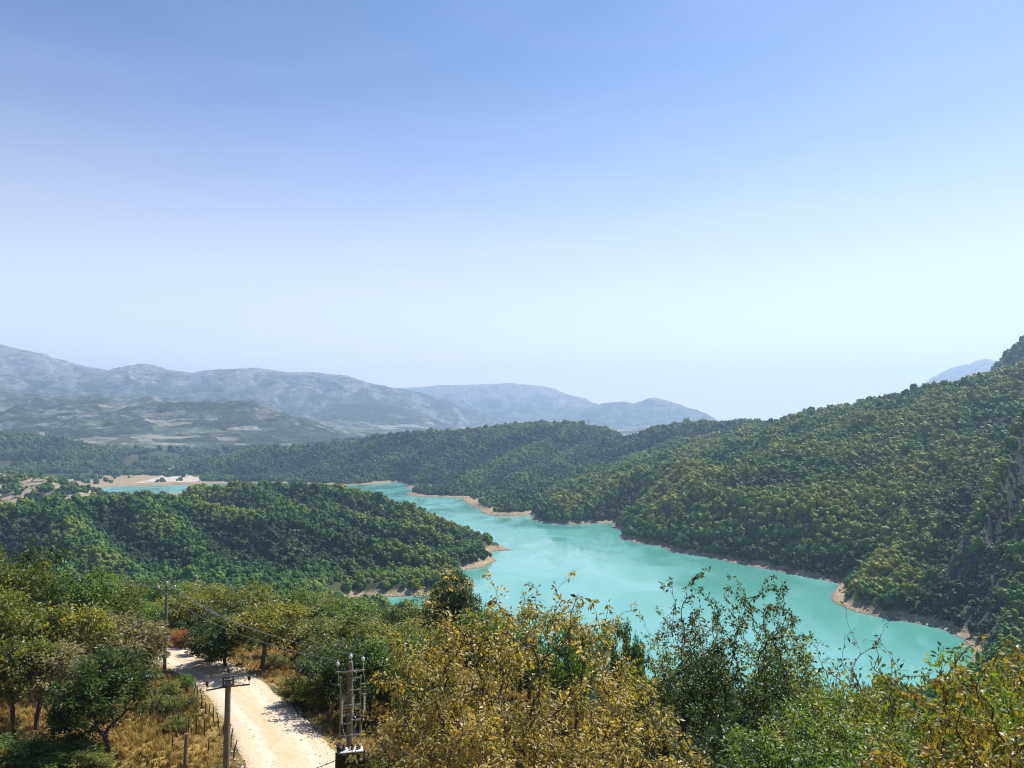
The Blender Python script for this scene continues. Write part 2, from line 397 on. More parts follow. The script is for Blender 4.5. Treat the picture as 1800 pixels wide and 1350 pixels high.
def mesh_np(name, V, F, mats, smooth=False, mat_index=None):
    """mesh from numpy arrays; F is an (n, k) array or a list of such arrays"""
    Fs = F if isinstance(F, list) else [F]
    Fs = [np.asarray(f, np.int32) for f in Fs if len(f)]
    me = bpy.data.meshes.new(name)
    V = np.asarray(V, np.float32)
    me.vertices.add(len(V)); me.vertices.foreach_set('co', V.ravel())
    loops = np.concatenate([f.ravel() for f in Fs]); sizes = np.concatenate([np.full(len(f), f.shape[1], np.int32) for f in Fs])
    me.loops.add(len(loops)); me.loops.foreach_set('vertex_index', loops)
    starts = np.concatenate([[0], np.cumsum(sizes)[:-1]]).astype(np.int32)
    me.polygons.add(len(sizes)); me.polygons.foreach_set('loop_start', starts)
    me.polygons.foreach_set('use_smooth', np.full(len(sizes), smooth))
    for m in mats: me.materials.append(m)
    if mat_index is not None: me.polygons.foreach_set('material_index', np.asarray(mat_index, np.int32))
    me.update(calc_edges=True); me.validate()
    return me

def attr(me, name, vals, typ='FLOAT', dom='POINT'):
    a = me.attributes.new(name, typ, dom)
    a.data.foreach_set('vector' if typ == 'FLOAT_VECTOR' else 'value', np.asarray(vals, np.float32 if typ != 'INT' else np.int32).ravel())

# ------------------------------------------------------------------ materials
def new_mat(name):
    m = bpy.data.materials.new(name); m.use_nodes = True
    nt = m.node_tree; nt.nodes.clear()
    out = nt.nodes.new('ShaderNodeOutputMaterial')
    return m, nt, out
def nd(nt, typ, **kw):
    n = nt.nodes.new(typ)
    for k, v in kw.items():
        if k.startswith('i_'): n.inputs[k[2:].replace('_', ' ')].default_value = v
        else: setattr(n, k, v)
    return n
def ramp(nt, fac, stops, interp='LINEAR'):
    n = nt.nodes.new('ShaderNodeValToRGB'); e = n.color_ramp.elements
    n.color_ramp.interpolation = interp
    while len(e) > 1: e.remove(e[-1])
    e[0].position = stops[0][0]; e[0].color = (*stops[0][1], 1)
    for p, c in stops[1:]:
        x = e.new(p); x.color = (*c, 1)
    if fac is not None: nt.links.new(fac, n.inputs[0])
    return n.outputs[0]
def noise(nt, vec, scale, detail=4.0, rough=0.55, dist=0.0):
    n = nd(nt, 'ShaderNodeTexNoise'); n.inputs['Scale'].default_value = scale; n.inputs['Detail'].default_value = detail
    n.inputs['Roughness'].default_value = rough; n.inputs['Distortion'].default_value = dist
    if vec is not None: nt.links.new(vec, n.inputs['Vector'])
    return n.outputs['Fac']
def mixc(nt, fac, a, b, mode='MIX'):
    n = nd(nt, 'ShaderNodeMix', data_type='RGBA', blend_type=mode)
    for s, v in ((0, fac), (6, a), (7, b)):
        if hasattr(v, 'is_output'): nt.links.new(v, n.inputs[s])
        elif s == 0: n.inputs[0].default_value = v
        else: n.inputs[s].default_value = (*v, 1)
    return n.outputs[2]
def mth(nt, op, a, b=0.0, clamp=False):
    n = nd(nt, 'ShaderNodeMath', operation=op, use_clamp=clamp)
    for s, v in ((0, a), (1, b)):
        if hasattr(v, 'is_output'): nt.links.new(v, n.inputs[s])
        else: n.inputs[s].default_value = v
    return n.outputs[0]
def maprange(nt, v, a, b, c=0.0, d=1.0):
    n = nd(nt, 'ShaderNodeMapRange'); nt.links.new(v, n.inputs[0])
    for i, x in enumerate((a, b, c, d)): n.inputs[i + 1].default_value = x
    return n.outputs[0]
def principled(nt, out, color, rough=0.8, spec=0.3, metal=0.0, bump=None, bstr=0.3, bdist=0.05):
    p = nd(nt, 'ShaderNodeBsdfPrincipled')
    for key, v in (('Base Color', color), ('Roughness', rough), ('Metallic', metal), ('Specular IOR Level', spec)):
        if hasattr(v, 'is_output'): nt.links.new(v, p.inputs[key])
        else: p.inputs[key].default_value = (*v, 1) if key == 'Base Color' else v
    if bump is not None:
        b = nd(nt, 'ShaderNodeBump'); b.inputs['Strength'].default_value = bstr; b.inputs['Distance'].default_value = bdist
        nt.links.new(bump, b.inputs['Height']); nt.links.new(b.outputs[0], p.inputs['Normal'])
    nt.links.new(p.outputs[0], out.inputs['Surface'])
    return p
def simple(name, color, rough=0.7, spec=0.3, metal=0.0, var=0.25, scale=6.0, bstr=0.2):
    """one base colour with mottling and fine relief"""
    m, nt, out = new_mat(name)
    tc = nd(nt, 'ShaderNodeTexCoord').outputs['Object']
    n = noise(nt, tc, scale, 6, .65)
    c = ramp(nt, n, [(.25, tuple(x * (1 - var) for x in color)), (.75, tuple(min(1, x * (1 + var)) for x in color))])
    principled(nt, out, c, rough, spec, metal, n, bstr, .01)
    return m
def pos(nt): return nd(nt, 'ShaderNodeNewGeometry').outputs['Position']
# ------------------------------------------------------------------ terrain materials
def mat_near_ground():
    m, nt, out = new_mat('dry_grass_soil')
    p = pos(nt)
    big = noise(nt, p, .16, 5, .6); mid = noise(nt, p, .9, 6, .7); fine = noise(nt, p, 9, 5, .7)
    gold = ramp(nt, fine, [(.25, (.12, .08, .025)), (.5, (.26, .18, .055)), (.75, (.42, .30, .11))])
    olive = ramp(nt, fine, [(.3, (.035, .04, .012)), (.7, (.11, .105, .035))])
    dirt = ramp(nt, fine, [(.3, (.20, .13, .075)), (.7, (.42, .31, .20))])
    c = mixc(nt, maprange(nt, big, .44, .60), gold, olive)
    c = mixc(nt, maprange(nt, mid, .60, .72), c, dirt)
    principled(nt, out, c, .95, .1, bump=mth(nt, 'ADD', mid, fine), bstr=.7, bdist=.12)
    return m
def mat_forest_floor(bare=0.0, crag=False):
    m, nt, out = new_mat('forest_floor')
    p = pos(nt)
    z = nd(nt, 'ShaderNodeSeparateXYZ'); nt.links.new(p, z.inputs[0])
    nz = nd(nt, 'ShaderNodeSeparateXYZ'); nt.links.new(nd(nt, 'ShaderNodeNewGeometry').outputs['Normal'], nz.inputs[0])
    a = noise(nt, p, .05, 6, .65); b = noise(nt, p, .35, 5, .7); s = noise(nt, p, .012, 3, .5)
    floor = ramp(nt, b, [(.3, (.018, .028, .010)), (.55, (.045, .055, .018)), (.8, (.12, .105, .045))])
    soil = ramp(nt, b, [(.25, (.12, .086, .048)), (.5, (.27, .205, .12)), (.75, (.42, .34, .22))])
    red = ramp(nt, b, [(.25, (.13, .075, .04)), (.7, (.32, .20, .115))])
    soil = mixc(nt, maprange(nt, s, .60, .70), soil, red)
    rock = ramp(nt, b, [(.25, (.06, .058, .052)), (.5, (.16, .15, .135)), (.75, (.33, .31, .28))])
    h = mth(nt, 'ADD', z.outputs[2], mth(nt, 'MULTIPLY', mth(nt, 'SUBTRACT', a, .5), -9.0))
    low = maprange(nt, h, 5.2, 3.0)
    c = mixc(nt, low, floor, soil)
    steep = maprange(nt, nz.outputs[2], *((.93, .80) if crag else (.74, .60)))
    if crag: rock = ramp(nt, b, [(.25, (.022, .024, .022)), (.5, (.06, .062, .055)), (.8, (.15, .15, .135))])
    c = mixc(nt, mth(nt, 'MULTIPLY', steep, maprange(nt, a, .35, .5)), c, rock)
    if bare:
        c = mixc(nt, maprange(nt, a, .56 - bare, .60 - bare), c, ramp(nt, b, [(.25, (.15, .11, .075)), (.75, (.46, .38, .29))]))
    wet = maprange(nt, z.outputs[2], .9, .25)
    c = mixc(nt, wet, c, (.13, .10, .065))
    principled(nt, out, c, .92, .15, bump=mth(nt, 'ADD', a, b), bstr=.6, bdist=1.2)
    return m
def mat_mountain(shift=0.0, rocky=0.0):
    m, nt, out = new_mat('mountain_scrub')
    p = pos(nt)
    xyz = nd(nt, 'ShaderNodeSeparateXYZ'); nt.links.new(p, xyz.inputs[0])
    nz = nd(nt, 'ShaderNodeSeparateXYZ'); nt.links.new(nd(nt, 'ShaderNodeNewGeometry').outputs['Normal'], nz.inputs[0])
    mp = nd(nt, 'ShaderNodeMapping'); nt.links.new(p, mp.inputs[0]); mp.inputs['Scale'].default_value = (1, 1, 1.6)
    big = noise(nt, p, .0013, 6, .62, .4); mid = noise(nt, mp.outputs[0], .0052, 8, .68, .6); fine = noise(nt, mp.outputs[0], .017, 7, .72)
    scrub = ramp(nt, fine, [(.32, (.010, .022, .010)), (.5, (.030, .045, .018)), (.68, (.085, .085, .040))])
    grass = ramp(nt, fine, [(.3, (.036, .055, .033)), (.5, (.085, .105, .066)), (.7, (.24, .24, .175))])
    rock = ramp(nt, fine, [(.3, (.08, .08, .07)), (.5, (.19, .18, .165)), (.72, (.42, .40, .37))])
    c = mixc(nt, maprange(nt, mth(nt, 'ADD', mid, mth(nt, 'MULTIPLY', mth(nt, 'SUBTRACT', big, .5), .8)), .47 + shift, .56 + shift), scrub, grass)
    top = mth(nt, 'ADD', mth(nt, 'MULTIPLY', xyz.outputs[2], .0011), mth(nt, 'MULTIPLY', mth(nt, 'SUBTRACT', mid, .5), 1.3))
    c = mixc(nt, maprange(nt, top, .60 - rocky, .86 - rocky), c, rock)
    c = mixc(nt, mth(nt, 'MULTIPLY', maprange(nt, nz.outputs[2], .90, .80), maprange(nt, mid, .42, .55)), c, rock)
    # terraced fields and cut banks on the gentle lower slopes
    v = nd(nt, 'ShaderNodeTexVoronoi', feature='F1'); v.inputs['Scale'].default_value = .008; v.inputs['Randomness'].default_value = 1
    mp2 = nd(nt, 'ShaderNodeMapping'); nt.links.new(p, mp2.inputs[0]); mp2.inputs['Scale'].default_value = (.8, 1.2, 7); nt.links.new(mp2.outputs[0], v.inputs['Vector'])
    sep = nd(nt, 'ShaderNodeSeparateColor'); nt.links.new(v.outputs['Color'], sep.inputs[0])
    field = mth(nt, 'MULTIPLY', mth(nt, 'GREATER_THAN', sep.outputs[0], .80), maprange(nt, xyz.outputs[2], 330, 220))
    field = mth(nt, 'MULTIPLY', field, maprange(nt, big, .42, .5))
    c = mixc(nt, field, c, ramp(nt, fine, [(.3, (.12, .12, .08)), (.7, (.36, .34, .26))]))
    principled(nt, out, c, .95, .1, bump=mth(nt, 'ADD', mid, fine), bstr=.9, bdist=26)
    return m

M_GROUND, M_FLOOR, M_KNOLL, M_MOUNT = mat_near_ground(), mat_forest_floor(), mat_forest_floor(.12), mat_mountain(.018)
M_DOME, M_FAR, M_SCAR = mat_mountain(.16, -.3), mat_mountain(.0, .1), mat_mountain(-.03, .24)
M_CLIFF = mat_forest_floor(0, True)

# ------------------------------------------------------------------ terrain objects: one sheet, cut where one landform meets the next
NAMES = {'foreground': ('ground', M_GROUND), 'lowland': ('lakeside_flats', M_FLOOR), 'headland': ('wooded_headland', M_FLOOR), 'knoll': ('eroded_knoll', M_KNOLL),
         'hillside': ('forest_hillside', M_FLOOR), 'cliff': ('rocky_cliff', M_CLIFF), 'hills': ('lakeside_hills', M_FLOOR),
         'valley_hills': ('valley_hills', M_FLOOR), 'mountains': ('mountains', M_MOUNT), 'crag': ('crag', M_FLOOR), 'dome': ('scrubby_dome', M_DOME), 'far_mountains': ('far_mountains', M_FAR), 'scar': ('bare_foothill', M_SCAR)}
nr, na = TX.shape
vid = np.arange(nr * na).reshape(nr, na)
quads = np.stack([vid[:-1, :-1], vid[:-1, 1:], vid[1:, 1:], vid[1:, :-1]], -1).reshape(-1, 4)[:, ::-1]
qtop = TTOP[:-1, :-1].reshape(-1).copy()
qr = RD[:-1, :-1].reshape(-1); qx = TX[:-1, :-1].reshape(-1)
gi = {g: i for i, g in enumerate(GROUPS)}
qtop[(qtop == gi['lowland']) & (qr > 3050)] = gi['mountains']
qtop[(qtop == gi['foreground']) & (qr > 230)] = gi['lowland']
allV = np.stack([TX, TY, TZ], -1).reshape(-1, 3)
for g, (name, mat) in NAMES.items():
    f = quads[qtop == gi[g]]
    if not len(f): continue
    used, inv = np.unique(f, return_inverse=True)
    me = mesh_np(name, allV[used], inv.reshape(-1, 4), [mat], smooth=True)
    o = link(bpy.data.objects.new(name, me)); tag(o, kind='structure')
# the spot straight under the camera
me = mesh_np('terrace', np.column_stack([TX[0], TY[0], TZ[0]]), np.array([list(range(na - 1))[::-1]]), [M_GROUND])
tag(link(bpy.data.objects.new('terrace', me)), kind='structure')

# ------------------------------------------------------------------ lake
def mat_water():
    m, nt, out = new_mat('milky_turquoise_water')
    p = pos(nt)
    mp = nd(nt, 'ShaderNodeMapping'); nt.links.new(p, mp.inputs[0]); mp.inputs['Scale'].default_value = (1, .55, 1); mp.inputs['Rotation'].default_value = (0, 0, .5)
    big = noise(nt, p, .004, 4, .5, .6); wave = noise(nt, mp.outputs[0], .55, 4, .6); swell = noise(nt, mp.outputs[0], .06, 4, .6, .5)
    c = mixc(nt, maprange(nt, big, .35, .65), (.075, .285, .235), (.10, .32, .27))
    band = noise(nt, mp.outputs[0], .013, 4, .6, 1.2)
    principled(nt, out, c, maprange(nt, band, .40, .60, .06, .26), .5, bump=mth(nt, 'ADD', wave, swell), bstr=.09, bdist=.35)
    return m
xs = np.linspace(-1100, 700, 60); ys = np.linspace(300, 2150, 60)
gx, gy = np.meshgrid(xs, ys); n = np.arange(3600).reshape(60, 60)
me = mesh_np('lake', np.column_stack([gx.ravel(), gy.ravel(), np.zeros(3600)]), np.stack([n[:-1, :-1], n[:-1, 1:], n[1:, 1:], n[1:, :-1]], -1).reshape(-1, 4), [mat_water()], True)
tag(link(bpy.data.objects.new('lake', me)), kind='structure')

# pale gravel bed of the stream that enters at the far end
def mat_bed():
    m, nt, out = new_mat('stream_gravel'); p = pos(nt); a = noise(nt, p, .03, 5, .7); b = noise(nt, p, .4, 4, .7)
    c = mixc(nt, maprange(nt, a, .42, .58), (.30, .235, .16), ramp(nt, b, [(.3, (.40, .37, .33)), (.7, (.62, .59, .54))]))
    principled(nt, out, c, .95, .1, bump=b, bstr=.4, bdist=.3); return m
BL = [on_lake(*q) for q in [(236, 851), (262, 845), (280, 838.5), (284, 833.5), (312, 829.5)]]; BR = [on_lake(*q) for q in [(395, 848), (352, 843.5), (330, 838), (322, 833), (326, 829)]]
V = []
for t in np.linspace(0, 4, 41):
    i = min(int(t), 3); f = t - i; A = np.array(BL[i]) * (1 - f) + np.array(BL[i + 1]) * f; B = np.array(BR[i]) * (1 - f) + np.array(BR[i + 1]) * f
    for q in np.linspace(0, 1, 25):
        wv = 12 * math.sin(t * 4.1) * (1 - abs(2 * q - 1)); x, y = A * (1 - q) + B * q + np.array([0, wv]); V.append((x, y, max(float(ground_at(x, y)[0]), .2) + .35))
n = np.arange(41 * 25).reshape(41, 25)
tag(link(bpy.data.objects.new('stream_bed', mesh_np('stream_bed', V, np.stack([n[:-1, :-1], n[:-1, 1:], n[1:, 1:], n[1:, :-1]], -1).reshape(-1, 4), [mat_bed()], True))), kind='structure')

# ------------------------------------------------------------------ air between here and the mountains
HAZE_TOP = float(max(TZ.max(), CAM_Z)) + 12.0
hz, nt, out = new_mat('haze_air')
hv = nd(nt, 'ShaderNodeVolumePrincipled')
hv.inputs['Color'].default_value = (.45, .68, 1.0, 1)
hv.inputs['Density'].default_value = 1.1e-4
hv.inputs['Anisotropy'].default_value = 0.25
nt.links.new(hv.outputs[0], out.inputs['Volume'])
bm = bmesh.new(); bmesh.ops.create_cube(bm, size=1.0)
for v in bm.verts: v.co = Vector((v.co.x * 26000, v.co.y * 26000, -8.5 if v.co.z < 0 else HAZE_TOP))
me = bpy.data.meshes.new('haze'); bm.to_mesh(me); bm.free(); me.materials.append(hz)
tag(link(bpy.data.objects.new('haze', me)), kind='stuff')

# ------------------------------------------------------------------ forest on the hills
def mat_forest():
    m, nt, out = new_mat('forest_foliage')
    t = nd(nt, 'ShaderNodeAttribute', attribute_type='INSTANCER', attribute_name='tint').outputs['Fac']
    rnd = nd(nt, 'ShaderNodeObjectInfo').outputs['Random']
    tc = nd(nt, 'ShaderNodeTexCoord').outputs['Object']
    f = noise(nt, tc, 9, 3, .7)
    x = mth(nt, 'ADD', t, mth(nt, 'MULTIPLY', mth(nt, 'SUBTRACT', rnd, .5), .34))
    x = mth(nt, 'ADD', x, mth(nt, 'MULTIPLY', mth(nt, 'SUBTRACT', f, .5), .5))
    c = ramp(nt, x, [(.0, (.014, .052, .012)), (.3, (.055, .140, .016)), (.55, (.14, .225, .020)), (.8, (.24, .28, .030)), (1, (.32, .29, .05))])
    d = nd(nt, 'ShaderNodeBsdfPrincipled'); d.inputs['Roughness'].default_value = .6; d.inputs['Specular IOR Level'].default_value = .25
    nt.links.new(c, d.inputs['Base Color'])
    tr = nd(nt, 'ShaderNodeBsdfTranslucent'); nt.links.new(mixc(nt, 1.0, c, (1.5, 1.6, .7), 'MULTIPLY'), tr.inputs['Color'])
    mx = nd(nt, 'ShaderNodeMixShader'); mx.inputs[0].default_value = .36
    nt.links.new(d.outputs[0], mx.inputs[1]); nt.links.new(tr.outputs[0], mx.inputs[2]); nt.links.new(mx.outputs[0], out.inputs['Surface'])
    return m
M_FOREST = mat_forest()
def quad_cloud(C, N, size, rng, aspect=.7):
    """small leaf sprays at C, facing roughly along N"""
    n = len(C)
    A = rng.normal(size=(n, 3)); A -= N * (A * N).sum(1, keepdims=True); A /= np.linalg.norm(A, axis=1, keepdims=True) + 1e-9
    B = np.cross(N, A)
    s = size * rng.uniform(.6, 1.4, (n, 1))
    V = np.stack([C - A * s, C + B * s * aspect, C + A * s, C - B * s * aspect], 1).reshape(-1, 3)
    return V, np.arange(4 * n).reshape(n, 4)
def forest_crown(seed, tall):
    rng = np.random.default_rng(seed)
    bm = bmesh.new()
    lobes = [(0, 0, .42 * tall, .34)]
    for k in range(9):
        a = rng.uniform(0, 6.28); e = rng.uniform(.15, .9); rr = .30 * math.sqrt(max(.05, 1 - (e - .35) ** 2 * 2.2))
        lobes.append((math.cos(a) * rr, math.sin(a) * rr, e * tall * .86, rng.uniform(.16, .26)))
    P, N = [], []
    for (x, y, z, r) in lobes:
        res = bmesh.ops.create_icosphere(bm, subdivisions=2, radius=1)
        for v in res['verts']:
            q = v.co.copy(); v.co = Vector((x, y, z)) + q * r * (1 + .13 * rng.normal())
            P.append(v.co.copy()); N.append(q)
    me0 = bpy.data.meshes.new('tmp'); bm.to_mesh(me0); bm.free()
    V = np.array([v.co for v in me0.vertices]); F = np.array([p.vertices[:] for p in me0.polygons]); bpy.data.meshes.remove(me0)
    P = np.array(P); N = np.array(N)
    i = rng.integers(0, len(P), 150)
    n2 = N[i] + rng.normal(0, .5, (150, 3)); n2 /= np.linalg.norm(n2, axis=1, keepdims=True)
    QV, QF = quad_cloud(P[i] + N[i] * rng.uniform(-.02, .035, (150, 1)), n2, .05, rng)
    TV, TF = tube([(0, 0, -.12), (0, 0, .4 * tall)], [.03, .02], 5)
    return mesh_np('forest_crown', np.concatenate([V, QV, TV]), [F, QF + len(V), TF + len(V) + len(QV)], [M_FOREST], smooth=False)
def tube(path, radii, sides=6, cap=True):
    P = np.asarray(path, float); n = len(P)
    T = np.gradient(P, axis=0); T /= np.linalg.norm(T, axis=1, keepdims=True) + 1e-12
    ref = np.array([0, 0, 1.0]) if abs(T[:, 2]).mean() < .8 else np.array([1.0, 0, 0])
    A = np.cross(T, ref); A /= np.linalg.norm(A, axis=1, keepdims=True) + 1e-12
    B = np.cross(T, A)
    th = np.linspace(0, 2 * np.pi, sides, endpoint=False)
    r = np.asarray(radii, float)[:, None, None]
    V = P[:, None, :] + r * (np.cos(th)[None, :, None] * A[:, None, :] + np.sin(th)[None, :, None] * B[:, None, :])
    i = np.arange(n * sides).reshape(n, sides); j = np.roll(i, -1, 1)
    F = np.stack([i[:-1], j[:-1], j[1:], i[1:]], -1).reshape(-1, 4)
    return V.reshape(-1, 3), F
CROWNS = [forest_crown(100 + i, t) for i, t in enumerate([1.0, .85, 1.1, .95, 1.25, .8])]

def scatter(name, P, S, ROT, PICK, meshes, tint=None, kind='stuff', parent=None):
    """uncountable growth: points that carry copies of a few meshes"""
    c = bpy.data.collections.new(name + '_kinds')
    for i, me in enumerate(meshes):
        c.objects.link(bpy.data.objects.new(f'{name}_kind_{chr(97 + i)}', me))
    me = bpy.data.meshes.new(name)
    P = np.asarray(P, np.float32)
    me.vertices.add(len(P)); me.vertices.foreach_set('co', P.ravel())
    attr(me, 'size', S, 'FLOAT_VECTOR'); attr(me, 'turn', ROT, 'FLOAT_VECTOR'); attr(me, 'pick', PICK, 'INT')
    attr(me, 'tint', tint if tint is not None else np.zeros(len(P)))
    o = link(bpy.data.objects.new(name, me), parent)
    ng = bpy.data.node_groups.new(name, 'GeometryNodeTree')
    ng.interface.new_socket('Geometry', in_out='INPUT', socket_type='NodeSocketGeometry')
    ng.interface.new_socket('Geometry', in_out='OUTPUT', socket_type='NodeSocketGeometry')
    gin, gout = ng.nodes.new('NodeGroupInput'), ng.nodes.new('NodeGroupOutput')
    ci = ng.nodes.new('GeometryNodeCollectionInfo'); ci.inputs[0].default_value = c; ci.inputs[1].default_value = True; ci.inputs[2].default_value = True
    ip = ng.nodes.new('GeometryNodeInstanceOnPoints'); ip.inputs['Pick Instance'].default_value = True
    def na_(nm, t):
        a = ng.nodes.new('GeometryNodeInputNamedAttribute'); a.data_type = t; a.inputs[0].default_value = nm; return a.outputs[0]
    ng.links.new(gin.outputs[0], ip.inputs['Points']); ng.links.new(ci.outputs[0], ip.inputs['Instance'])
    ng.links.new(na_('pick', 'INT'), ip.inputs['Instance Index'])
    ng.links.new(na_('turn', 'FLOAT_VECTOR'), ip.inputs['Rotation'])
    ng.links.new(na_('size', 'FLOAT_VECTOR'), ip.inputs['Scale'])
    ng.links.new(ip.outputs[0], gout.inputs[0])
    md = o.modifiers.new('growth', 'NODES'); md.node_group = ng
    return tag(o, kind=kind)

# where the trees stand
spacing = lambda r: np.interp(r, [0, 740, 980, 1700, 2600, 3400], [3.7, 4.0, 4.5, 5.6, 7.2, 9.5])
rb = np.geomspace(150, 3400, 60); TP = []
for r0, r1 in zip(rb[:-1], rb[1:]):
    s = spacing((r0 + r1) / 2); n = int(1.10 * R(78) * (r1 * r1 - r0 * r0) / 2 / (s * s))
    rr = np.sqrt(RNG.uniform(r0 * r0, r1 * r1, n)); aa = R(1) * RNG.uniform(-39, 39, n)
    TP.append(np.column_stack([rr * np.sin(aa), rr * np.cos(aa)]))
TP = np.concatenate(TP)
tr_ = np.hypot(TP[:, 0], TP[:, 1])
tz = ground_at(TP[:, 0], TP[:, 1]); td = ground_at(TP[:, 0], TP[:, 1], TD)
ii = np.clip(np.searchsorted(rad, tr_) - 1, 0, nr - 2); jj = np.clip(np.searchsorted(az, np.degrees(np.arctan2(TP[:, 0], TP[:, 1]))) - 1, 0, na - 2)
tg = qtop.reshape(nr - 1, na - 1)[ii, jj]
e = 6.0
slope = np.hypot(ground_at(TP[:, 0] + e, TP[:, 1]) - ground_at(TP[:, 0] - e, TP[:, 1]), ground_at(TP[:, 0], TP[:, 1] + e) - ground_at(TP[:, 0], TP[:, 1] - e)) / (2 * e)
tanh_ = np.maximum.accumulate((TZ - CAM_Z) / RD, axis=0)
seen = (tz + 14 - CAM_Z) / tr_ > tanh_[np.maximum(ii - 2, 0), jj] - .004
lump = fbm(TP[:, 0] / 38, TP[:, 1] / 38, 3); stand = fbm(TP[:, 0] / 130 + 7, TP[:, 1] / 130, 4)
keep = seen & (td > np.where(tg == gi['hillside'], 4, np.where(tg == gi['headland'], .8, 6)) + np.where(tg == gi['headland'], 2, 4) * lump) & (tz > np.where((tg == gi['headland']) | ((TP[:, 0] / TP[:, 1] > -.40) & (tr_ > 1500)), .5, 3.2) + 1.5 * lump)
keep &= ~np.isin(tg, [gi['mountains'], gi['dome'], gi['far_mountains'], gi['scar']])
keep &= ~((tg == gi['crag']) & (RNG.random(len(TP)) < .25))
keep &= ~((tg == gi['knoll']) & ((lump > -.12) | (RNG.random(len(TP)) < .3)))
keep &= ~((tg == gi['lowland']) & (tr_ > 760) & ((td < np.where(TP[:, 0] / TP[:, 1] > -.37, 14, 42)) | (stand < np.where(TP[:, 0] / TP[:, 1] > -.37, -.3, .02))))
keep &= ~((tg == gi['cliff']) & (slope > 1.25) & (RNG.random(len(TP)) < .42))
keep &= ~((stand > .52) & (RNG.random(len(TP)) < .45))
keep &= ~((tg == gi['valley_hills']) & (stand > .30) & (RNG.random(len(TP)) < .6))
keep &= ~((tg == gi['foreground']) & (tr_ < 170))
TP, tz, tr_, tg, lump, stand, slope = TP[keep], tz[keep], tr_[keep], tg[keep], lump[keep], stand[keep], slope[keep]
nt_ = len(TP)
size = spacing(tr_) * 1.45 * np.clip(RNG.normal(1, .30, nt_), .45, 1.9) * np.where(stand > .25, .78, 1.0) * np.where((tg == gi['cliff']) & (slope > .8), .55, 1.0)
tall = size * RNG.uniform(.75, 1.35, nt_)
relief_shade = np.clip((tz - .25 * (ground_at(TP[:, 0] + 28, TP[:, 1]) + ground_at(TP[:, 0] - 28, TP[:, 1]) + ground_at(TP[:, 0], TP[:, 1] + 28) + ground_at(TP[:, 0], TP[:, 1] - 28))) / 7, -1, 1)  # hill shading put into the crown colour: gullies darker, ridge tops lighter
relief_shade_wide = np.clip((tz - .25 * (ground_at(TP[:, 0] + 70, TP[:, 1]) + ground_at(TP[:, 0] - 70, TP[:, 1]) + ground_at(TP[:, 0], TP[:, 1] + 70) + ground_at(TP[:, 0], TP[:, 1] - 70))) / 18, -1, 1)
tint = np.clip(.22 + .22 * relief_shade_wide + .24 * relief_shade + .58 * stand + .12 * lump + np.where((tg == gi['hillside']) & (TP[:, 0] > 60), .29, 0) - np.where(tg == gi['cliff'], .05, 0) - np.where(tg == gi['headland'], .14, 0) - np.where(tg == gi['hills'], .04, 0), 0, 1)  # painted relief shade at two widths, plus the stands' own colour differences
PTS = np.column_stack([TP, tz - .3])
SZ = np.column_stack([size, size, tall]); ROTZ = np.column_stack([RNG.normal(0, .06, nt_), RNG.normal(0, .06, nt_), RNG.uniform(0, 6.28, nt_)])
PICK = RNG.integers(0, len(CROWNS), nt_)
# low olive scrub between the trees of the nearer slopes
es = np.nonzero(((tg == gi['hillside']) | (tg == gi['headland']) | (tg == gi['cliff'])) & (tr_ < 1250))[0]
es = np.concatenate([es, es[(tg[es] == gi['hillside']) & (TP[es, 0] > 40)]])
EP = TP[es] + RNG.normal(0, 3.2, (len(es), 2)); ez = ground_at(EP[:, 0], EP[:, 1]); ed = ground_at(EP[:, 0], EP[:, 1], TD)
ok = (ed > 2.5) & (ez > .8); es, EP, ez = es[ok], EP[ok], ez[ok]; ne = len(es)
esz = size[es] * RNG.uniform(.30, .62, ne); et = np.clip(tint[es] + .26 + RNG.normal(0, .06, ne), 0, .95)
PTS = np.concatenate([PTS, np.column_stack([EP, ez - .2])]); SZ = np.concatenate([SZ, np.column_stack([esz, esz, esz * RNG.uniform(.5, .9, ne)])])
ROTZ = np.concatenate([ROTZ, np.column_stack([np.zeros(ne), np.zeros(ne), RNG.uniform(0, 6.28, ne)])]); PICK = np.concatenate([PICK, RNG.integers(0, len(CROWNS), ne)])
tint = np.concatenate([tint, et]); tg = np.concatenate([tg, tg[es]]); TP = np.concatenate([TP, EP]); tz = np.concatenate([tz, ez]); tr_ = np.concatenate([tr_, tr_[es]]); size = np.concatenate([size, esz]); nt_ += ne
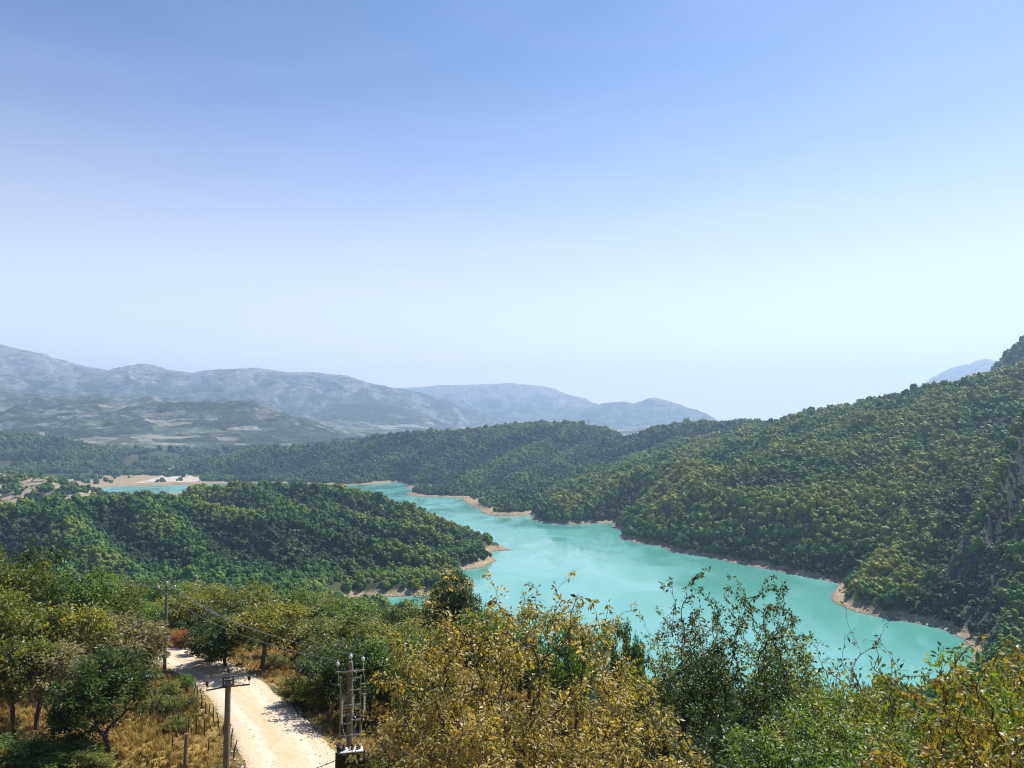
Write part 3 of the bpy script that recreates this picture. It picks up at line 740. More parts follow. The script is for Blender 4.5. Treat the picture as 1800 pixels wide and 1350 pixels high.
# the trees that show largest are things of their own
pxx = CX + FPX * TP[:, 0] / TP[:, 1]; pyy = HORIZON - FPX * (tz - CAM_Z) / TP[:, 1]
own = (pxx > 5) & (pxx < 1795) & (pyy < 1150) & (((pyy < 1010) & (pxx < 820)) | (pxx > 1460)) & ((tg == gi['headland']) | (tg == gi['hillside']) | (tg == gi['cliff']))
order = np.argsort(-np.where(own, size / tr_, 0))
sel = np.zeros(nt_, bool); sel[order[:210]] = True
WHERE = {'headland': ('forest trees on the wooded headland', 'rounded green tree in the dense forest on the wooded headland left of the lake'),
         'hillside': ('forest trees on the right hillside', 'rounded olive green tree on the big hillside above the right lake shore'),
         'cliff': ('trees on the rocky cliff', 'dark green tree clinging to the rocky cliff at the right edge')}
for q in np.nonzero(sel)[0]:
    g = GROUPS[tg[q]]
    o = bpy.data.objects.new('forest_tree', CROWNS[PICK[q]])
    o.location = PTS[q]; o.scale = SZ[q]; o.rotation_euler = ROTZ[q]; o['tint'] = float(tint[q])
    tone = 'dark green' if tint[q] < .22 else ('olive' if tint[q] > .46 else 'mid green')
    build = 'low bushy' if SZ[q][2] < 3.4 else ('tall' if SZ[q][2] > 7.5 else 'rounded')
    level = 'just above the waterline' if tz[q] < 9 else ('low on' if tz[q] < 26 else ('half way up' if tz[q] < 60 else 'high on'))
    spot = {'headland': 'the wooded headland', 'hillside': 'the right hillside', 'cliff': 'the rocky cliff at the right edge'}[g]
    tag(link(o), f'{build} {tone} forest tree {level} ' + (f'of {spot}' if level.startswith('just') else spot), 'tree', WHERE[g][0] + f', {tone} ones {level}'.replace(' low on', ' low down').replace(' high on', ' high up'))
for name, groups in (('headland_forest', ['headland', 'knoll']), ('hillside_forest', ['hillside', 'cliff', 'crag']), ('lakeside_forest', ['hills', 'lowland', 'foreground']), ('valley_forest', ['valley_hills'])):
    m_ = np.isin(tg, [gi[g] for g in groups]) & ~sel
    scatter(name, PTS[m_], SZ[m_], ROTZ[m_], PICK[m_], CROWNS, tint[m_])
    print(name, int(m_.sum()))
qq = TTOP == gi['cliff'] ; 0 and print('cliff cells', qq.sum(), (CX + FPX * TX[qq] / TY[qq]).min(), (CX + FPX * TX[qq] / TY[qq]).max(), np.percentile(HORIZON - FPX * (TZ[qq] - CAM_Z) / TY[qq], [0, 50, 100]))
# ------------------------------------------------------------------ gravel road
def mat_road():
    m, nt, out = new_mat('pale_gravel_road')
    p = pos(nt)
    a = nd(nt, 'ShaderNodeAttribute', attribute_type='GEOMETRY', attribute_name='across').outputs['Fac']
    big = noise(nt, p, .35, 5, .6, .4); fine = noise(nt, p, 7, 6, .75); grit = noise(nt, p, 26, 3, .8)
    x = mth(nt, 'ADD', a, mth(nt, 'MULTIPLY', mth(nt, 'SUBTRACT', big, .5), .5))
    base = ramp(nt, fine, [(.25, (.32, .235, .15)), (.5, (.50, .40, .275)), (.75, (.64, .535, .40))])
    mid = ramp(nt, fine, [(.3, (.40, .25, .13)), (.7, (.62, .46, .29))])
    centre = maprange(nt, mth(nt, 'ABSOLUTE', mth(nt, 'SUBTRACT', x, .08)), .22, .02)
    c = mixc(nt, mth(nt, 'MULTIPLY', centre, maprange(nt, big, .42, .58)), base, mid)
    track = maprange(nt, mth(nt, 'ABSOLUTE', mth(nt, 'SUBTRACT', mth(nt, 'ABSOLUTE', x), .42)), .16, .02)
    c = mixc(nt, mth(nt, 'MULTIPLY', track, .6), c, (.66, .56, .43))
    edge = maprange(nt, mth(nt, 'ABSOLUTE', x), .78, 1.0)
    c = mixc(nt, mth(nt, 'MULTIPLY', edge, .75), c, ramp(nt, fine, [(.3, (.22, .135, .06)), (.7, (.50, .37, .22))]))
    c = mixc(nt, maprange(nt, grit, .64, .70), c, (.20, .16, .12))
    principled(nt, out, c, .95, .15, bump=mth(nt, 'ADD', fine, grit), bstr=.5, bdist=.04)
    return m
C2 = ROAD_C; n = len(C2); K = 13
tan = np.gradient(C2[:, :2], axis=0); tan /= np.linalg.norm(tan, axis=1, keepdims=True); nrm = np.column_stack([tan[:, 1], -tan[:, 0]])
V, AC = [], []
for i in range(n):
    wob = 1 + .10 * float(fbm(np.array(i * .22), np.array(3.3), 3)); wob2 = 1 + .10 * float(fbm(np.array(i * .22), np.array(9.3), 3))
    for k in range(K):
        t = -1 + 2 * k / (K - 1); w = C2[i, 2] * (wob if t < 0 else wob2)
        x, y = C2[i, :2] + nrm[i] * t * w
        V.append((x, y, float(ground_at(x, y)[0]) + .035 + .05 * (1 - t * t) - .035 * (abs(abs(t) - .42) < .1) - (.10 if abs(t) > .99 else 0))); AC.append(t)
ids = np.arange(n * K).reshape(n, K)
me = mesh_np('gravel_road', V, np.stack([ids[:-1, :-1], ids[1:, :-1], ids[1:, 1:], ids[:-1, 1:]], -1).reshape(-1, 4), [mat_road()], True)
attr(me, 'across', AC)
tag(link(bpy.data.objects.new('gravel_road', me)), kind='structure')

# ------------------------------------------------------------------ bark and leaves
M_BARK = simple('grey_bark', (.10, .075, .055), .9, .1, var=.5, scale=14, bstr=.6)
M_BARK_PALE = simple('pale_bark', (.20, .16, .125), .9, .1, var=.45, scale=14, bstr=.6)
def leaf_mat(name, stops, rough=.42, spec=.45, trans=.38, own=False):
    m, nt, out = new_mat(name)
    rnd = nd(nt, 'ShaderNodeObjectInfo').outputs['Random']
    if own: x = rnd
    else:
        t = nd(nt, 'ShaderNodeAttribute', attribute_type='GEOMETRY', attribute_name='tint').outputs['Fac']
        x = mth(nt, 'ADD', t, mth(nt, 'MULTIPLY', mth(nt, 'SUBTRACT', rnd, .5), .22))
    c = ramp(nt, x, stops)
    d = nd(nt, 'ShaderNodeBsdfPrincipled'); d.inputs['Roughness'].default_value = rough; d.inputs['Specular IOR Level'].default_value = spec
    nt.links.new(c, d.inputs['Base Color'])
    tr = nd(nt, 'ShaderNodeBsdfTranslucent'); nt.links.new(mixc(nt, 1.0, c, (1.7, 1.6, .55), 'MULTIPLY'), tr.inputs['Color'])
    mx = nd(nt, 'ShaderNodeMixShader'); mx.inputs[0].default_value = trans
    nt.links.new(d.outputs[0], mx.inputs[1]); nt.links.new(tr.outputs[0], mx.inputs[2]); nt.links.new(mx.outputs[0], out.inputs['Surface'])
    return m
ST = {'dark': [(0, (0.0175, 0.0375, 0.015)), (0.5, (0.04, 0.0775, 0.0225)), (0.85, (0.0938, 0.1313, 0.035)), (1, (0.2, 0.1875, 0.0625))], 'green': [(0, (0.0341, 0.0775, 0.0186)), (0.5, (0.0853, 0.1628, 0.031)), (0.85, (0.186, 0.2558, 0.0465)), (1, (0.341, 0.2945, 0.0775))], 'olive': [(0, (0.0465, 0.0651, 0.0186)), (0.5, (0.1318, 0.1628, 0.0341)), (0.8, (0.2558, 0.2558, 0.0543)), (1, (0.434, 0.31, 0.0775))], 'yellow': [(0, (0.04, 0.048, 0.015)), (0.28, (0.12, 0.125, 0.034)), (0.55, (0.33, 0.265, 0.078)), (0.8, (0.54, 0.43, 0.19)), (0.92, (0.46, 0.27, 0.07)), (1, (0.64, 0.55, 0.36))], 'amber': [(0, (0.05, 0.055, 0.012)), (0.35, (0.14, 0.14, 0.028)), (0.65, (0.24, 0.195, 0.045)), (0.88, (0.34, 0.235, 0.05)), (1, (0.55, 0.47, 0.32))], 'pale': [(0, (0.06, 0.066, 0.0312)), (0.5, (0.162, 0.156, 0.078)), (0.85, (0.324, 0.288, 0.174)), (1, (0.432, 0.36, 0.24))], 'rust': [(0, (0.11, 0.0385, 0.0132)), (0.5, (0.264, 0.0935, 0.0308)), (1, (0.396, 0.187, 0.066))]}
LM = {k: leaf_mat(k + '_leaves', v, .45, .42) for k, v in ST.items()}
LMO = {k: leaf_mat(k + '_single_leaf', ST[k], own=True) for k in ('yellow', 'amber', 'green')}

def gen_tree(seed, H, W, trunk_h, ntwig, per, leaf, lw=.45, droop=.35, emergent=0, tr=.10, clumps=10, base_spread=1, flat=1.0, tip_r=.004, cheap=False, lean=0.0):
    """wood skeleton grown towards twig ends in the crown, leaves along the last stretch of every twig"""
    rng = np.random.default_rng(seed)
    cz, rz = (H + trunk_h) / 2, (H - trunk_h) / 2
    cc = rng.normal(size=(clumps, 3)); cc /= np.linalg.norm(cc, axis=1, keepdims=True); cc *= rng.uniform(.35, .82, (clumps, 1))
    E = cc[rng.integers(0, clumps, ntwig)] + rng.normal(0, .25, (ntwig, 3))
    q = np.linalg.norm(E, axis=1); E[q > 1.05] /= (q[q > 1.05] / rng.uniform(.85, 1.05, (q > 1.05).sum()))[:, None]
    E = E * np.array([W / 2, W / 2, rz * flat]) + np.array([lean * H, 0, cz])
    few = np.zeros(ntwig, bool)
    if emergent:
        a = rng.uniform(0, 6.28, emergent); rr = np.sqrt(rng.uniform(0, .55, emergent)) * W / 2
        X = np.column_stack([rr * np.cos(a) + lean * H, rr * np.sin(a), H * rng.uniform(.88, 1.07, emergent)])
        E = np.concatenate([E, X]); few = np.concatenate([few, np.ones(emergent, bool)])
    ntr = 5
    P = [np.array([lean * H * .5 * (i / ntr) ** 2 + .05 * H * .12 * math.sin(i * 1.7 + seed), .04 * H * .12 * math.cos(i * 2.1 + seed), -.4 + (trunk_h * 1.12 + .4) * i / ntr]) for i in range(ntr + 1)]
    par = [-1] + list(range(ntr)); chains = [list(range(ntr + 1))]; tips = []
    plen = [0.0] * ntr + [0.0]
    top = P[-1]
    order = np.argsort(np.linalg.norm(E - top, axis=1))
    for oi in order:
        e = E[oi]; A = np.array(P[2:])
        d = np.linalg.norm(A - e, axis=1) + .30 * np.array(plen[2:]) + np.where(A[:, 2] > e[2] + .1 * H, .25 * H, 0)
        j = int(np.argmin(d)) + 2
        L = np.linalg.norm(e - P[j]); ns = 3 if cheap else 4; ch = [j]
        for k in range(1, ns + 1):
            t = k / ns
            q = P[j] + (e - P[j]) * t + np.array([0, 0, .10 * L * math.sin(math.pi * t)]) + (rng.normal(0, .05 * L, 3) if k < ns else 0)
            P.append(q); par.append(ch[-1]); plen.append(plen[j] + L * t); ch.append(len(P) - 1)
        chains.append(ch); tips.append((ch, few[oi]))
    P = np.array(P); cnt = np.zeros(len(P))
    for ch, _ in tips: cnt[ch[-1]] += 1
    for i in range(len(P) - 1, 0, -1): cnt[par[i]] += cnt[i]
    rad_ = tip_r * np.maximum(cnt, 1) ** .5
    s = tr / max(rad_[1], 1e-6); rad_ = np.where(rad_ > tip_r * 2, tip_r * 2 + (rad_ - tip_r * 2) * (tr - 2 * tip_r) / max(rad_[1] - 2 * tip_r, 1e-6), rad_)
    rad_[0] = tr * 1.35
    VV, FF, off = [], [], 0
    for ci, ch in enumerate(chains):
        rr = rad_[ch].copy()
        if ci: rr[0] = min(rr[0], rr[1] * 1.3)
        big = rr.max() > .3 * tr
        v, f = tube(P[ch], rr, 8 if ci == 0 else (5 if big else (3 if cheap else 4)))
        VV.append(v); FF.append(f + off); off += len(v)
    wood = (np.concatenate(VV), np.concatenate(FF))
    C, Dd, tn = [], [], []
    for ch, fw in tips:
        k = max(2, int(per * rng.uniform(.6, 1.4) * (.35 if fw else 1)))
        pts = P[ch]; t = rng.uniform(.25, 1.0, k) ** .8 * (len(ch) - 1); i = np.minimum(t.astype(int), len(ch) - 2); f = (t - i)[:, None]
        q = pts[i] * (1 - f) + pts[i + 1] * f
        dirv = pts[-1] - pts[-2]; dirv /= np.linalg.norm(dirv) + 1e-9
        o = rng.normal(size=(k, 3)); o /= np.linalg.norm(o, axis=1, keepdims=True)
        spread = (.5 if fw else 1.9) * leaf * base_spread
        C.append(q + o * spread * rng.uniform(.2, 1, (k, 1)))
        dv = .55 * dirv + .8 * o + np.array([0, 0, -droop]); Dd.append(dv / np.linalg.norm(dv, axis=1, keepdims=True))
        tn.append(np.clip(rng.uniform(.1, .8) * .55 + rng.uniform(0, 1, k) * .5, 0, 1))
    return wood, np.concatenate(C), np.concatenate(Dd), np.concatenate(tn), rng

def leaf_arrays(C, D, leaf, lw, rng, rich=True):
    n = len(C)
    up = rng.normal(0, .55, (n, 3)) + np.array([0, 0, .9])
    S = np.cross(D, up); S /= np.linalg.norm(S, axis=1, keepdims=True) + 1e-9
    N = np.cross(S, D)
    l = leaf * rng.uniform(.65, 1.3, (n, 1)); w = l * lw * rng.uniform(.8, 1.15, (n, 1)) * .5
    curl = rng.uniform(.0, .28, (n, 1)); fold = rng.uniform(.1, .6, (n, 1))
    b = C; tip = C + D * l - N * l * curl; mid = C + D * l * .5 + N * l * .03
    Lf = C + D * l * .45 + S * w + N * w * fold; Rt = C + D * l * .45 - S * w + N * w * fold
    if rich:
        V = np.stack([b, Rt, tip, Lf, mid], 1).reshape(-1, 3); i = np.arange(n)[:, None] * 5
        F = np.concatenate([i + np.array([[0, 1, 4]]), i + np.array([[1, 2, 4]]), i + np.array([[4, 2, 3]]), i + np.array([[0, 4, 3]])])
        return V, F, 5
    V = np.stack([b, Rt, tip, Lf], 1).reshape(-1, 3)
    return V, np.arange(4 * n).reshape(n, 4), 4

# ------------------------------------------------------------------ the trees of the slope below: one wood and one leaf mesh per habit, many trees
HABITS = {}
def habit(name, seed, H, W, trunk_h, ntwig, per, leaf, **kw):
    lw = kw.pop('lw', .5)
    wood, C, D, tn, rng = gen_tree(seed, H, W, trunk_h, ntwig, per, leaf, lw=lw, cheap=True, **kw)
    V, F, k = leaf_arrays(C, D, leaf, lw, rng, rich=False)
    wm = mesh_np('trunk', *wood, [M_BARK], True)
    cm = mesh_np('crown', V, F, [LM['olive']])
    attr(cm, 'tint', np.repeat(tn, k))
    HABITS[name] = (wm, cm, H, W)
habit('round_a', 11, 6.0, 6.0, .9, 210, 36, .24, clumps=12, tr=.13)
habit('round_b', 12, 6.0, 6.4, .8, 220, 36, .24, clumps=9, tr=.12, lean=.05)
habit('round_c', 13, 6.0, 5.6, 1.1, 200, 36, .24, clumps=14, tr=.14)
habit('open_a', 14, 6.0, 6.0, 2.1, 160, 32, .24, clumps=9, tr=.15, lean=.06)
habit('open_b', 15, 6.0, 6.2, 2.0, 160, 32, .25, clumps=8, tr=.14, lean=-.05)
habit('bush', 16, 3.0, 3.6, .15, 150, 34, .17, clumps=9, tr=.05)
habit('bush_b', 17, 3.0, 3.2, .2, 140, 32, .17, clumps=7, tr=.05, emergent=6)
habit('fine', 18, 6.0, 5.0, .5, 300, 52, .17, clumps=10, tr=.12, lw=.55)

def belt_tree(u, vtop, d, wpx, kind, hb, label, group=None, vbase=None, cat='tree', name='tree'):
    """a tree whose top shows at (u, vtop), d metres away"""
    if vbase: x, y, z = hit(u, vbase); d = y
    else:
        kx, _ = ray(u, vtop); x, y = kx * d, d; z = float(ground_at(x, y)[0])
    ztop = at(u, vtop, d)[2]
    wm, cm, H, W = HABITS[hb]
    h = max(ztop - z, .6) * 1.03; w = wpx * (1.22 if cat == 'tree' else 1.05) * d / FPX
    o = empty(name, (x, y, z), random.uniform(0, 6.28)); o.scale = (w / W, w / W, h / H * .97)
    tk = link(bpy.data.objects.new('trunk', wm), o); cr = link(bpy.data.objects.new('crown', cm), o)
    cr.material_slots[0].link = 'OBJECT'; cr.material_slots[0].material = LM[kind]
    return tag(o, label, cat, group)
GB = 'trees on the slope between the road and the lake'
GL = 'trees left of the gravel road'
GF = 'leafy trees filling the slope behind the near bushes'
for a in [
    # left of the road
    (62, 958, 76, 130, 'dark', 'round_a', 'tall dark green tree rising highest above the grove at the left edge', GL),
    (-15, 972, 70, 150, 'olive', 'round_b', 'olive tree cut by the left edge of the photo beside the tall dark tree', GL),
    (158, 992, 84, 120, 'green', 'round_c', 'green tree just right of the tall dark tree in the left grove', GL),
    (205, 1022, 88, 90, 'olive', 'round_a', 'olive green tree at the right shoulder of the left grove, below the wooded headland', GL),
    (248, 1050, 92, 90, 'green', 'round_b', 'green tree lowest on the left grove skyline, left of the far concrete pole', GL),
    (20, 1040, 60, 150, 'olive', 'round_c', 'wide olive tree low at the left edge below the tall dark tree', GL),
    (112, 1062, 62, 150, 'olive', 'open_b', 'wide olive tree in the middle of the left grove', GL),
    (215, 1082, 66, 140, 'pale', 'open_a', 'pale dusty leaved tree left of where the gravel road bends away', GL),
    (258, 1098, 72, 80, 'pale', 'round_a', 'small pale tree beside the far concrete pole, left of the road', GL),
    (125, 1100, 62, 150, 'pale', 'open_a', 'tree with a straight thick trunk behind the dark bushy tree, left grove', GL, 1182),
    (22, 1120, 46, 130, 'olive', 'open_b', 'tree with a bare leaning trunk standing on golden grass at the left edge', GL, 1288),
    (64, 1128, 45, 130, 'pale', 'open_a', 'forked bare trunk tree on golden grass, second from the left edge', GL, 1282),
    (188, 1140, 42, 150, 'dark', 'fine', 'dense dark bushy tree standing on the golden grass left of the wooden stakes', GL, 1325),
    # right of the far pole, behind the road
    (332, 1022, 98, 110, 'olive', 'round_b', 'yellowish olive tree directly right of the far concrete pole', GB),
    (395, 1062, 79, 120, 'dark', 'round_a', 'dark tree casting its shadow across the bend of the gravel road', GB, 1172),
    (462, 1060, 80, 120, 'olive', 'open_a', 'olive tree with visible trunk on the right verge of the road', GB, 1180),
    (432, 1020, 104, 120, 'olive', 'round_c', 'olive tree highest on the belt behind the dark roadside tree', GB),
    (505, 1030, 106, 110, 'green', 'round_a', 'green tree on the belt skyline below the middle of the headland', GB),
    (566, 1036, 104, 120, 'olive', 'round_b', 'olive tree on the belt skyline left of the small glimpse of water', GB),
    (625, 1052, 100, 100, 'green', 'round_c', 'green tree on the belt skyline directly left of the small water glimpse', GB),
    (735, 1046, 92, 130, 'olive', 'round_a', 'yellow green tree between the water glimpse and the dark round tree', GB),
    (690, 1064, 86, 70, 'dark', 'round_b', 'small dark tree under the water glimpse', GB),
    (798, 1006, 84, 78, 'dark', 'fine', 'very dark round tree standing alone against the lake left of the golden tree', GB),
    (525, 1075, 84, 130, 'olive', 'round_c', 'olive tree in the second row of the belt above the bare dry patch', GB),
    (600, 1085, 78, 120, 'olive', 'round_a', 'olive tree behind the transformer pole top', GB),
    (665, 1092, 74, 120, 'olive', 'round_b', 'olive tree right of the transformer pole top, second row', GB),
    (725, 1092, 70, 120, 'olive', 'round_c', 'olive tree behind the left shoulder of the golden tree', GB),
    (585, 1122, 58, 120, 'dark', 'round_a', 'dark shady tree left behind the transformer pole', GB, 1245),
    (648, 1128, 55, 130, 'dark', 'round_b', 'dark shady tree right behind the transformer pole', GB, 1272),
    (700, 1112, 58, 120, 'green', 'round_c', 'deep green tree between the transformer pole and the golden tree', GB),
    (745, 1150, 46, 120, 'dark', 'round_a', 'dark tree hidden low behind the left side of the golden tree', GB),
    (560, 1178, 58, 90, 'olive', 'bush', 'olive shrub on the right verge beside the dark shady trees', GB, 1242, 'shrub', 'shrub'),
    (520, 1188, 62, 60, 'olive', 'bush_b', 'small dry shrub at the right road edge left of the olive shrub', GB, 1236, 'shrub', 'shrub'),
    (1094, 1090, 48, 66, 'dark', 'fine', 'small dark round tree against the lake between golden and dark green trees', GF),
    (1010, 1075, 60, 110, 'green', 'round_b', 'green tree top showing right behind the golden tree crown', GF),
    (930, 1075, 64, 120, 'green', 'round_a', 'green tree hidden behind the middle of the golden tree', GF),
    (850, 1062, 68, 110, 'green', 'round_c', 'green tree showing left behind the golden tree crown', GF),
    (1170, 1150, 40, 150, 'olive', 'round_b', 'olive tree behind the gap between golden and dark green trees', GF),
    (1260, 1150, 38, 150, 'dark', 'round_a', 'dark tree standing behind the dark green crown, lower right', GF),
    (1380, 1158, 36, 160, 'olive', 'round_c', 'olive tree behind the bare twigged sapling', GF),
    (1480, 1168, 34, 160, 'olive', 'round_b', 'olive tree right of the bare twigged sapling, back row', GF),
    (1580, 1186, 32, 160, 'olive', 'round_a', 'olive tree left behind the bright green sapling', GF),
    (1690, 1196, 30, 170, 'green', 'round_c', 'green tree behind the amber bush, back row', GF),
    (1790, 1190, 30, 150, 'olive', 'round_b', 'olive tree at the right edge behind the amber bush', GF),
    (1785, 1165, 60, 120, 'olive', 'round_a', 'farther olive tree at the right edge below the cliff foot', GF),
    # small growth by the road
    (326, 1184, 64, 34, 'green', 'bush_b', 'leafy shrub right of the far concrete pole foot by the road edge', None, 1216, 'shrub', 'shrub'),
    (300, 1196, 62, 46, 'olive', 'bush', 'olive shrub in front of the far concrete pole foot', None, 1222, 'shrub', 'shrub'),
    (276, 1222, 58, 50, 'olive', 'bush_b', 'scrubby shrub between dark bushy tree and road fence', None, 1252, 'shrub', 'shrub'),
    (318, 1222, 58, 56, 'olive', 'bush', 'low shrub growing along the stick fence', None, 1246, 'shrub', 'shrub'),
    (310, 1258, 48, 46, 'olive', 'bush_b', 'low olive shrub among the wooden stakes', None, 1288, 'shrub', 'shrub'),
    (318, 1108, 90, 44, 'rust', 'bush', 'rust red dead shrub right of the far concrete pole', None, 1138, 'shrub', 'shrub'),
    (344, 1112, 88, 36, 'rust', 'bush_b', 'rust brown dead shrub under the dark roadside tree', None, 1150, 'shrub', 'shrub'),
    (285, 1105, 96, 40, 'rust', 'bush_b', 'rusty shrub left behind the far concrete pole', None, 1136, 'shrub', 'shrub'),
    (372, 1130, 80, 60, 'olive', 'bush', 'weedy shrub beyond the bend of the road', None, 1160, 'shrub', 'shrub'),
    (30, 1296, 40, 120, 'green', 'bush', 'bright green thicket in the bottom left corner', None, 1345, 'shrub', 'shrub'),
    (95, 1304, 40, 130, 'green', 'bush_b', 'green thicket below the forked trunk tree, bottom left', None, 1352, 'shrub', 'shrub'),
    (150, 1322, 38, 90, 'olive', 'bush', 'olive thicket at the foot of the dark bushy tree', None, 1360, 'shrub', 'shrub'),
    (690, 1296, 34, 90, 'pale', 'bush', 'dry brown bush right of the transformer', None, 1380, 'shrub', 'shrub'),
    (655, 1322, 34, 60, 'olive', 'bush_b', 'small olive bush tucked beside the transformer tank', None, 1390, 'shrub', 'shrub'),
    (485, 1150, 76, 46, 'olive', 'bush_b', 'little shrub beside the trunk on the right road verge', None, 1176, 'shrub', 'shrub'),
    (548, 1150, 72, 56, 'olive', 'bush', 'shrub beside the bare dry patch right of the road', None, 1180, 'shrub', 'shrub'),
]:
    belt_tree(*a)

# filler trees of the same wood, farther down the slope, that close the view between the ones above
k = 0
for u in list(range(-60, 860, 52)):
    for row, (d, v) in enumerate(((118, 1052), (140, 1050))):
        uu = u + random.uniform(-18, 18); dd = d + random.uniform(-6, 6)
        if uu > 640 and row == 1: continue
        if 645 < uu < 695: continue
        top = v + (8 if uu > 700 else 0) + random.uniform(-4, 18) + (0 if uu < 640 else 22)
        if uu < 300: top -= 30
        belt_tree(uu, top, dd, random.uniform(75, 110), random.choice(['olive', 'green', 'dark', 'olive']), random.choice(['round_a', 'round_b', 'round_c']),
                  'half hidden tree in the back rows of the wood between road and headland', 'half hidden trees in the back rows of the roadside wood')

# ------------------------------------------------------------------ the big trees right below the camera
def near_tree(name, label, kind, u, vtop, d, seed, wpx, ntwig, per, leaf, group='trees and bushes right below the viewpoint', cat='tree', singles=0, bark=None, H=None, **kw):
    x, y = ray(u, vtop)[0] * d, d
    z = float(ground_at(x, y)[0]); h = at(u, vtop, d)[2] - z; W = wpx * d / FPX
    lw = kw.pop('lw', .45); th = kw.pop('trunk', .28); em = kw.get('emergent', 0)
    hh = h / 1.05 if em else h
    wood, C, D, tn, rng = gen_tree(seed, hh, W, th * hh, ntwig, per, leaf, lw=lw, **kw)
    o = empty(name, (x, y, z)); tag(o, label, cat, group)
    link(bpy.data.objects.new('trunk', mesh_np('trunk', *wood, [bark or M_BARK], True)), o)
    if singles:      # the leaves that show largest are leaves of their own
        toward = -(D * 0).sum(1) + (-C[:, 1]) + .8 * C[:, 2] + rng.uniform(0, 2.0, len(C))
        s = np.argsort(-toward)[:singles]
        base = []
        for q in range(4):
            V, F, _ = leaf_arrays(np.zeros((1, 3)), np.array([[1.0, 0, 0]]), leaf, lw, rng)
            base.append(mesh_np('leaf', V, F, [LMO[kind]]))
        for i in s:
            lo = bpy.data.objects.new('leaf', base[int(rng.integers(0, 4))]); lo.location = C[i]
            dv = Vector(D[i]); lo.rotation_euler = (dv.to_track_quat('X', 'Z') @ Matrix.Rotation(rng.normal(0, .7), 3, 'X').to_quaternion()).to_euler()
            link(lo, o)
        m_ = np.ones(len(C), bool); m_[s] = False; C, D, tn = C[m_], D[m_], tn[m_]
    V, F, k = leaf_arrays(C, D, leaf, lw, rng)
    cm = mesh_np('crown', V, F, [LM[kind]]); attr(cm, 'tint', np.repeat(tn, k))
    cr = link(bpy.data.objects.new('crown', cm), o)
    if singles: cr['kind'] = 'stuff'
    return o
near_tree('autumn_tree', 'wide golden brown autumn tree in the middle foreground with a forked trunk', 'yellow', 905, 1022, 14.0, 31, 570, 620, 44, .100, lw=.44, trunk=.12, emergent=44, tr=.12, clumps=20, droop=.5, singles=280)
near_tree('dark_green_tree', 'dark small leaved tree with a feathery top against the lake, right of the golden tree', 'dark', 1282, 1030, 19.0, 32, 340, 640, 58, .090, lw=.5, trunk=.12, emergent=100, tr=.11, clumps=28, droop=.3)
near_tree('dark_green_tree', 'smaller dark tree filling the right shoulder of the dark green tree', 'green', 1372, 1082, 21.0, 52, 240, 380, 50, .092, lw=.5, trunk=.1, emergent=40, tr=.09, clumps=18)
near_tree('dark_green_tree', 'smaller olive tree filling the gap between golden tree and dark green tree', 'olive', 1192, 1088, 22.0, 53, 230, 380, 50, .092, lw=.5, trunk=.1, emergent=40, tr=.09, clumps=18)
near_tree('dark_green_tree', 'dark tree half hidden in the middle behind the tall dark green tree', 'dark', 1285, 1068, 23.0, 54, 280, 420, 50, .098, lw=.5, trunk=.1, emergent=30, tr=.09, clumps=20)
near_tree('sapling', 'sparse sapling of bare upright twigs sticking up in front of the water', 'dark', 1508, 1078, 18.0, 33, 230, 46, 7, .14, trunk=.30, emergent=22, tr=.05, clumps=8, droop=.2)
near_tree('olive_tree', 'yellow green tree below the bare twigged sapling', 'olive', 1490, 1158, 15.0, 34, 330, 400, 56, .086, trunk=.18, emergent=14, tr=.10, clumps=14)
near_tree('green_sapling', 'bright green sapling with long leaflets against the shore at lower right', 'green', 1690, 1118, 12.0, 35, 200, 130, 30, .115, lw=.36, trunk=.35, emergent=16, tr=.06, clumps=9, singles=120)
near_tree('amber_bush', 'amber bush with large drooping leaves in the lower right corner', 'amber', 1755, 1140, 7.2, 36, 480, 360, 40, .074, lw=.5, trunk=.12, emergent=30, tr=.05, clumps=18, droop=.9, singles=280, cat='bush')
near_tree('green_tree', 'green tree at the bottom between dark green tree and yellow green tree', 'green', 1400, 1205, 13.0, 37, 330, 400, 54, .082, trunk=.15, tr=.09, clumps=14)
near_tree('autumn_bush', 'low golden bush at the bottom edge right of the golden tree', 'yellow', 1135, 1238, 11.0, 38, 280, 220, 40, .088, trunk=.15, tr=.06, clumps=10, droop=.6, singles=160, cat='bush')
near_tree('autumn_bush', 'golden bush at the bottom edge in front of the wide golden tree', 'yellow', 925, 1232, 12.4, 44, 330, 280, 42, .092, trunk=.12, tr=.06, clumps=12, droop=.5, cat='bush')
near_tree('brown_tree', 'thin brown tipped tree behind the right side of the golden tree', 'yellow', 1082, 1070, 20.0, 39, 150, 100, 32, .098, trunk=.4, emergent=12, tr=.06, clumps=7)
near_tree('green_bush', 'dense green bush at the bottom under the amber bush', 'green', 1610, 1248, 10.0, 40, 320, 330, 50, .072, trunk=.12, tr=.07, clumps=12, cat='bush')
near_tree('green_bush', 'dark leafy bush at the bottom right of the low golden bush', 'dark', 1265, 1235, 15.0, 41, 300, 340, 54, .084, trunk=.12, tr=.07, clumps=12, cat='bush')
near_tree('olive_bush', 'olive bush tucked under the left side of the golden tree', 'yellow', 805, 1205, 16.0, 42, 230, 280, 44, .098, trunk=.12, tr=.07, clumps=12, droop=.5, cat='bush')
near_tree('olive_bush', 'olive bush in the bottom right corner below the amber bush', 'olive', 1780, 1275, 9.0, 43, 240, 250, 46, .074, trunk=.12, tr=.06, clumps=10, cat='bush')

